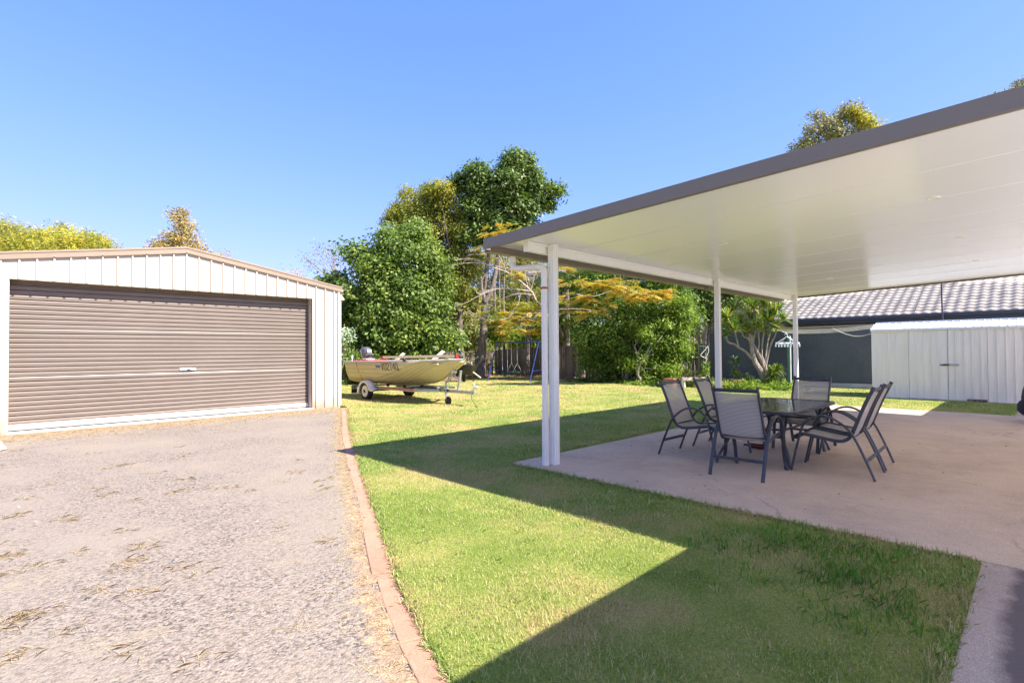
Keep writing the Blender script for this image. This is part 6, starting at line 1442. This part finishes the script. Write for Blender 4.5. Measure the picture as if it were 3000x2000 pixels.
scatter_low('undergrowth', 'low growth at the foot of the fence and bush tree', [(18.4, 21.8, 10.2, 12.4), (18.9, 20.4, 12.0, 15.4)], 6500, M['leaf_bush'], .13, .05, .20, 93)
scatter_low('undergrowth', 'low dark growth beneath the dense tree', [(9.5, 15.5, 21.0, 23.6)], 7000, M['leaf_deep'], .16, .07, .45, 94)
scatter_low('leaf_litter', 'brown leaf litter along the foot of the fences', [(20.4, 22.2, 10.2, 23.6), (14.5, 22, 22.0, 23.8), (15.5, 17.5, 20.4, 22)], 9000, M['litter'], .10, .05, .05, 95, 12)
mb = MB(); hp_ = gp(1300, 1114); mb.ball((hp_.x, hp_.y, -.04), (1.0, .8, .28), 18, 8, .12); tag(mb.build('mulch_heap', M['earth'], smooth=True), 'low heap of brown mulch behind the boat bow', 'heap')
mb = MB(); hp_ = gp(1648, 1110); mb.ball((hp_.x, hp_.y, -.05), (.4, .9, .24), 14, 8, .12); tag(mb.build('mulch_heap', M['earth'], smooth=True), 'small earth heap at the fence foot right of the corner post', 'heap')
mb = MB(); hp_ = gp(1405, 1106); mb.bar((hp_.x-.75, hp_.y+.1, .07), (hp_.x+.35, hp_.y-.5, .07), .2, .14); tag(mb.build('red_board', M['terracotta'], bevel=.02), 'dull red board lying at the foot of the tall trunk', 'board')
mb = MB(); mb.ball((-.42, 11.3, .02), (.66, .62, .20), 20, 10, .06); tag(mb.build('flat_stone', M['rock'], smooth=True), 'large flat pale stone at the left edge before the garage', 'stone')

# ------------------------------------------------------------------ GRASS, PEBBLES, STRAW
def lawn_mask(x, y):
    kx = np.interp(y, [p[1] for p in KC], [p[0] for p in KC])+KW*1.05
    # distance allowance for the slanting strip
    sl_ = np.interp(y, [0, 3, 6, 13], [.0, .035, .05, .055]); ok = (x > kx+sl_-.03) | ((y > 12.9) & (x > 6.72))
    ok &= ~((x > 4.70) & (x < 15.1) & (y < 4.80)) & ~((x <= 4.71) & (y < .31)) & (x < 22.2) & (y < 23.8) & ~((x > 15.0) & (x < 18.4) & (y < .4)) & ~((x > 18.42) & (y < 3.6))
    return ok
def grass(density, dmin, dmax, L, W, seed, segs=1):
    g = np.random.default_rng(seed); A_ = R(46.5)
    n = int(density*A_*(dmax**2-dmin**2)); rr = np.sqrt(g.uniform(dmin**2, dmax**2, n)); th = R(45.12)+g.uniform(-A_, A_, n)
    x, y = rr*np.cos(th), rr*np.sin(th)
    wob = .02*np.sin(x*31+y*17)+.015*np.sin(x*11-y*23); ok = lawn_mask(x+wob, y+wob); x, y, rr = x[ok], y[ok], rr[ok]; n = len(x)
    p = np.stack([x, y, np.full(n, .018)], axis=1); a = g.uniform(0, 2*math.pi, n); tilt = g.uniform(.2, 1.25, n)
    d = np.stack([np.cos(a)*np.sin(tilt), np.sin(a)*np.sin(tilt), np.cos(tilt)], axis=1); s = np.stack([-np.sin(a+g.normal(size=n)*.5), np.cos(a), np.zeros(n)], axis=1); s = unit(s)
    patch = .75+.35*np.sin(x*2.3+1.1*np.sin(y*1.7))*np.sin(y*1.9+x*.7)+.22*np.sin(x*9+2*np.sin(y*7))*np.sin(y*11+x*3); l = L*g.uniform(.55, 1.25, n)*patch.clip(.55, 1.3); w = W*g.uniform(.7, 1.2, n)
    v = np.stack([p-s*w[:, None]/2, p+s*w[:, None]/2, p+d*l[:, None]], axis=1).reshape(-1, 3); return v, np.arange(n*3).reshape(-1, 3)
parts = [grass(11000, 2.3, 4.6, .036, .0048, 1), grass(6500, 4.6, 7.5, .038, .0065, 2), grass(2600, 7.5, 12, .040, .010, 3), grass(750, 12, 20, .045, .018, 4), grass(220, 20, 31, .05, .03, 5)]
V = []; F = []; k0 = 0
for v, f in parts: V.append(v); F.append(f+k0); k0 += len(v)
np_mesh('grass_blades', np.concatenate(V), np.concatenate(F), M['blade'], kind='stuff', label='short lawn grass, dry in patches')
# longer tufts: slab edges, corner weeds
def tufts(name, label, pts, mat, L, W, nb, seed, spread=.05, z=.015, flat=(.1, 1.0)):
    g = np.random.default_rng(seed); P = np.repeat(np.array(pts, float), nb, axis=0); n = len(P); P[:, :2] += g.normal(size=(n, 2))*spread
    a = g.uniform(0, 2*math.pi, n); tl2 = g.uniform(flat[0], flat[1], n); d = np.stack([np.cos(a)*np.sin(tl2), np.sin(a)*np.sin(tl2), np.cos(tl2)], axis=1)
    s = unit(np.cross(d, np.array([0, 0, 1.])+g.normal(size=(n, 3))*.1)); l = L*g.uniform(.5, 1.2, n)[:, None]; p = np.concatenate([P, np.full((n, 1), z)], axis=1)
    m1 = p+d*l*.55; tip = p+d*l+np.array([0, 0, -1.])*l*.18*np.sin(tl2)[:, None]; tip[:, 2] = np.maximum(tip[:, 2], z*.6)
    v = np.stack([p-s*W/2, p+s*W/2, m1+s*W*.35, tip, m1-s*W*.35], axis=1).reshape(-1, 3); np_mesh(name, v, np.arange(n*5).reshape(-1, 5), mat, kind='stuff', label=label)
g = np.random.default_rng(44)
e1 = [(4.67+g.normal()*.02, y) for y in np.linspace(.35, 4.75, 260)]; e2 = [(x, 4.84+g.normal()*.02) for x in np.linspace(4.8, 15, 300)]
e3 = [(x, .345+g.normal()*.02) for x in np.linspace(1.8, 4.65, 140)]
ke = []
for q in np.linspace(1.2, KL-.3, 1100):
    (x, y), (nx, ny) = kerb_at(q); o_ = KW-.012+g.normal()*.012; ke.append((x-nx*o_, y-ny*o_))
tufts('edge_grass', 'turf blades leaning over the edging', ke, M['blade'], .042, .005, 9, 50, .012, .015, (.3, 1.4))
tufts('edge_grass', 'longer grass along the edge of the concrete slab', e1+e2+e3, M['blade'], .065, .006, 9, 45, .02)
wd = [(4.0+g.normal()*.32, 1.0+g.normal()*.42) for _ in range(70)]+[(3.5+g.normal()*.3, .75+g.normal()*.2) for _ in range(20)]
wd = [(x, y) for x, y in wd if x < 4.6 and y > .4]
tufts('broad_grass', 'brighter broad bladed grass near the corner of the paths', wd, M['weed'], .085, .008, 16, 46, .06)
# driveway pebbles
def pebbles(density, dmin, dmax, s0, s1, seed):
    g = np.random.default_rng(seed); A_ = R(44); n = int(density*A_*(dmax**2-dmin**2)/2); rr = np.sqrt(g.uniform(dmin**2, dmax**2, n)); th = g.uniform(R(38), R(94), n); x, y = rr*np.cos(th), rr*np.sin(th)
    kx = np.interp(y, [p[1] for p in KC], [p[0] for p in KC])-KW*1.4-.02
    den = .5+.5*np.sin(x*1.3+np.sin(y*.9)*2)*np.sin(y*1.1+x*.4); fade = np.clip((kx-x)/1.4, .12, 1); ok = (x < kx) & (y < 13.0) & (g.random(n) < (.25+.75*den)*fade); x, y = x[ok], y[ok]; n = len(x)
    base = np.array([[1, 0, 0], [0, 1, 0], [-1, 0, 0], [0, -1, 0], [0, 0, .9], [.5, .5, .6], [-.6, .3, .5]]); F_ = np.array([[0, 5, 4], [0, 1, 5], [5, 1, 4], [1, 6, 4], [1, 2, 6], [6, 2, 4], [2, 3, 4], [3, 0, 4]])
    sz = s0+(s1-s0)*g.random(n)**3; S = sz[:, None]*g.uniform(.6, 1.15, (n, 3))*np.array([1, 1, .65]); q = base[None]*(1+g.normal(size=(n, 7, 1))*.12)*S[:, None]; a = g.uniform(0, 6.28, n); c, s = np.cos(a)[:, None], np.sin(a)[:, None]
    v = np.stack([q[:, :, 0]*c-q[:, :, 1]*s+x[:, None], q[:, :, 0]*s+q[:, :, 1]*c+y[:, None], q[:, :, 2]-.001], axis=2).reshape(-1, 3); return v, (F_[None]+np.arange(n)[:, None, None]*7).reshape(-1, 3)
V = []; F = []; k0 = 0
for v, f in (pebbles(5200, 2.0, 5.2, .003, .011, 1), pebbles(1300, 5.2, 9, .005, .013, 2), pebbles(200, 9, 14, .008, .015, 3), pebbles(26, 2.0, 7, .012, .024, 4)): V.append(v); F.append(f+k0); k0 += len(v)
np_mesh('gravel_stones', np.concatenate(V), np.concatenate(F), M['pebble'], kind='stuff', label='loose pinkish grey gravel stones on the driveway')
# dry straw tufts on the driveway
tf = []
for _ in range(48):
    px, py = g.uniform(-40, 960), g.uniform(1290, 1980)**1.0; py = 1290+(py-1290)*g.random()**.5; q = at(px, py, 5); dr = q-CAM; k = -EYE/dr.z; p = CAM+dr*k
    kx = np.interp(p.y, [a_[1] for a_ in KC], [a_[0] for a_ in KC])-KW
    if p.x < kx-.1 and p.y < 13: tf.append((p.x, p.y))
for px, py in ((60, 1930), (430, 1595), (180, 1520), (40, 1515), (560, 1410), (90, 1660), (350, 1370), (60, 1820), (130, 1800), (540, 1340)):
    dr = at(px, py, 5)-CAM; p = CAM+dr*(-EYE/dr.z); tf += [(p.x+g.normal()*.06, p.y+g.normal()*.06) for _ in range(2)]
tufts('straw_tufts', 'dry straw coloured grass tufts lying on the gravel', tf, M['straw'], .085, .0026, 17, 47, .045, .010, (1.28, 1.55))
ks = []
for _ in range(900):
    s = g.uniform(.8, KL-.1); (x, y), (nx, ny) = kerb_at(s); o_ = KW+abs(g.normal())*.10; ks.append((x+nx*o_, y+ny*o_))
tufts('straw_drift', 'dry straw drift along the driveway side of the edging', ks, M['straw'], .05, .0035, 9, 48, .03, .004, (1.3, 1.55))
dr_ = [(g.uniform(-.2, 6.5), 13.05-abs(g.normal())*.7) for _ in range(1300)]
tufts('straw_drift', 'dry straw scattered before the garage door', dr_, M['straw'], .07, .005, 5, 49, .05, .004, (1.35, 1.55))

# fallen leaves on slab, lawn and gravel
g = np.random.default_rng(55); n_ = 260
x_ = np.concatenate([g.uniform(4.8, 12, 50), g.uniform(1.5, 12, n_-50)]); y_ = np.concatenate([g.uniform(.3, 4.6, 50), g.uniform(.6, 12, n_-50)]); on_ = (x_ > 4.75) & (y_ < 4.75)
v, f = leaves(np.stack([x_, y_, np.where(on_, .036, .045)], axis=1), unit(np.stack([np.cos(x_*97), np.sin(x_*97), np.full(n_, .08)], axis=1)), unit(g.normal(size=(n_, 3))*.25+np.array([0, 0, 1.])), g.uniform(.02, .05, n_), g.uniform(.008, .02, n_))
np_mesh('fallen_leaves', v, f, M['litter'], kind='stuff', label='few small fallen leaves on slab and lawn')

g = np.random.default_rng(66)
tf2 = [(x, y) for x, y in zip(g.uniform(1.6, 9, 420), g.uniform(.5, 11, 420)) if x > kerb_x(y)+.15 and not (x > 4.68 and y < 4.85)]
tufts('taller_grass', 'odd taller grass tufts in the lawn', tf2, M['blade'], .062, .006, 12, 67, .025, .015, (.15, 1.1))
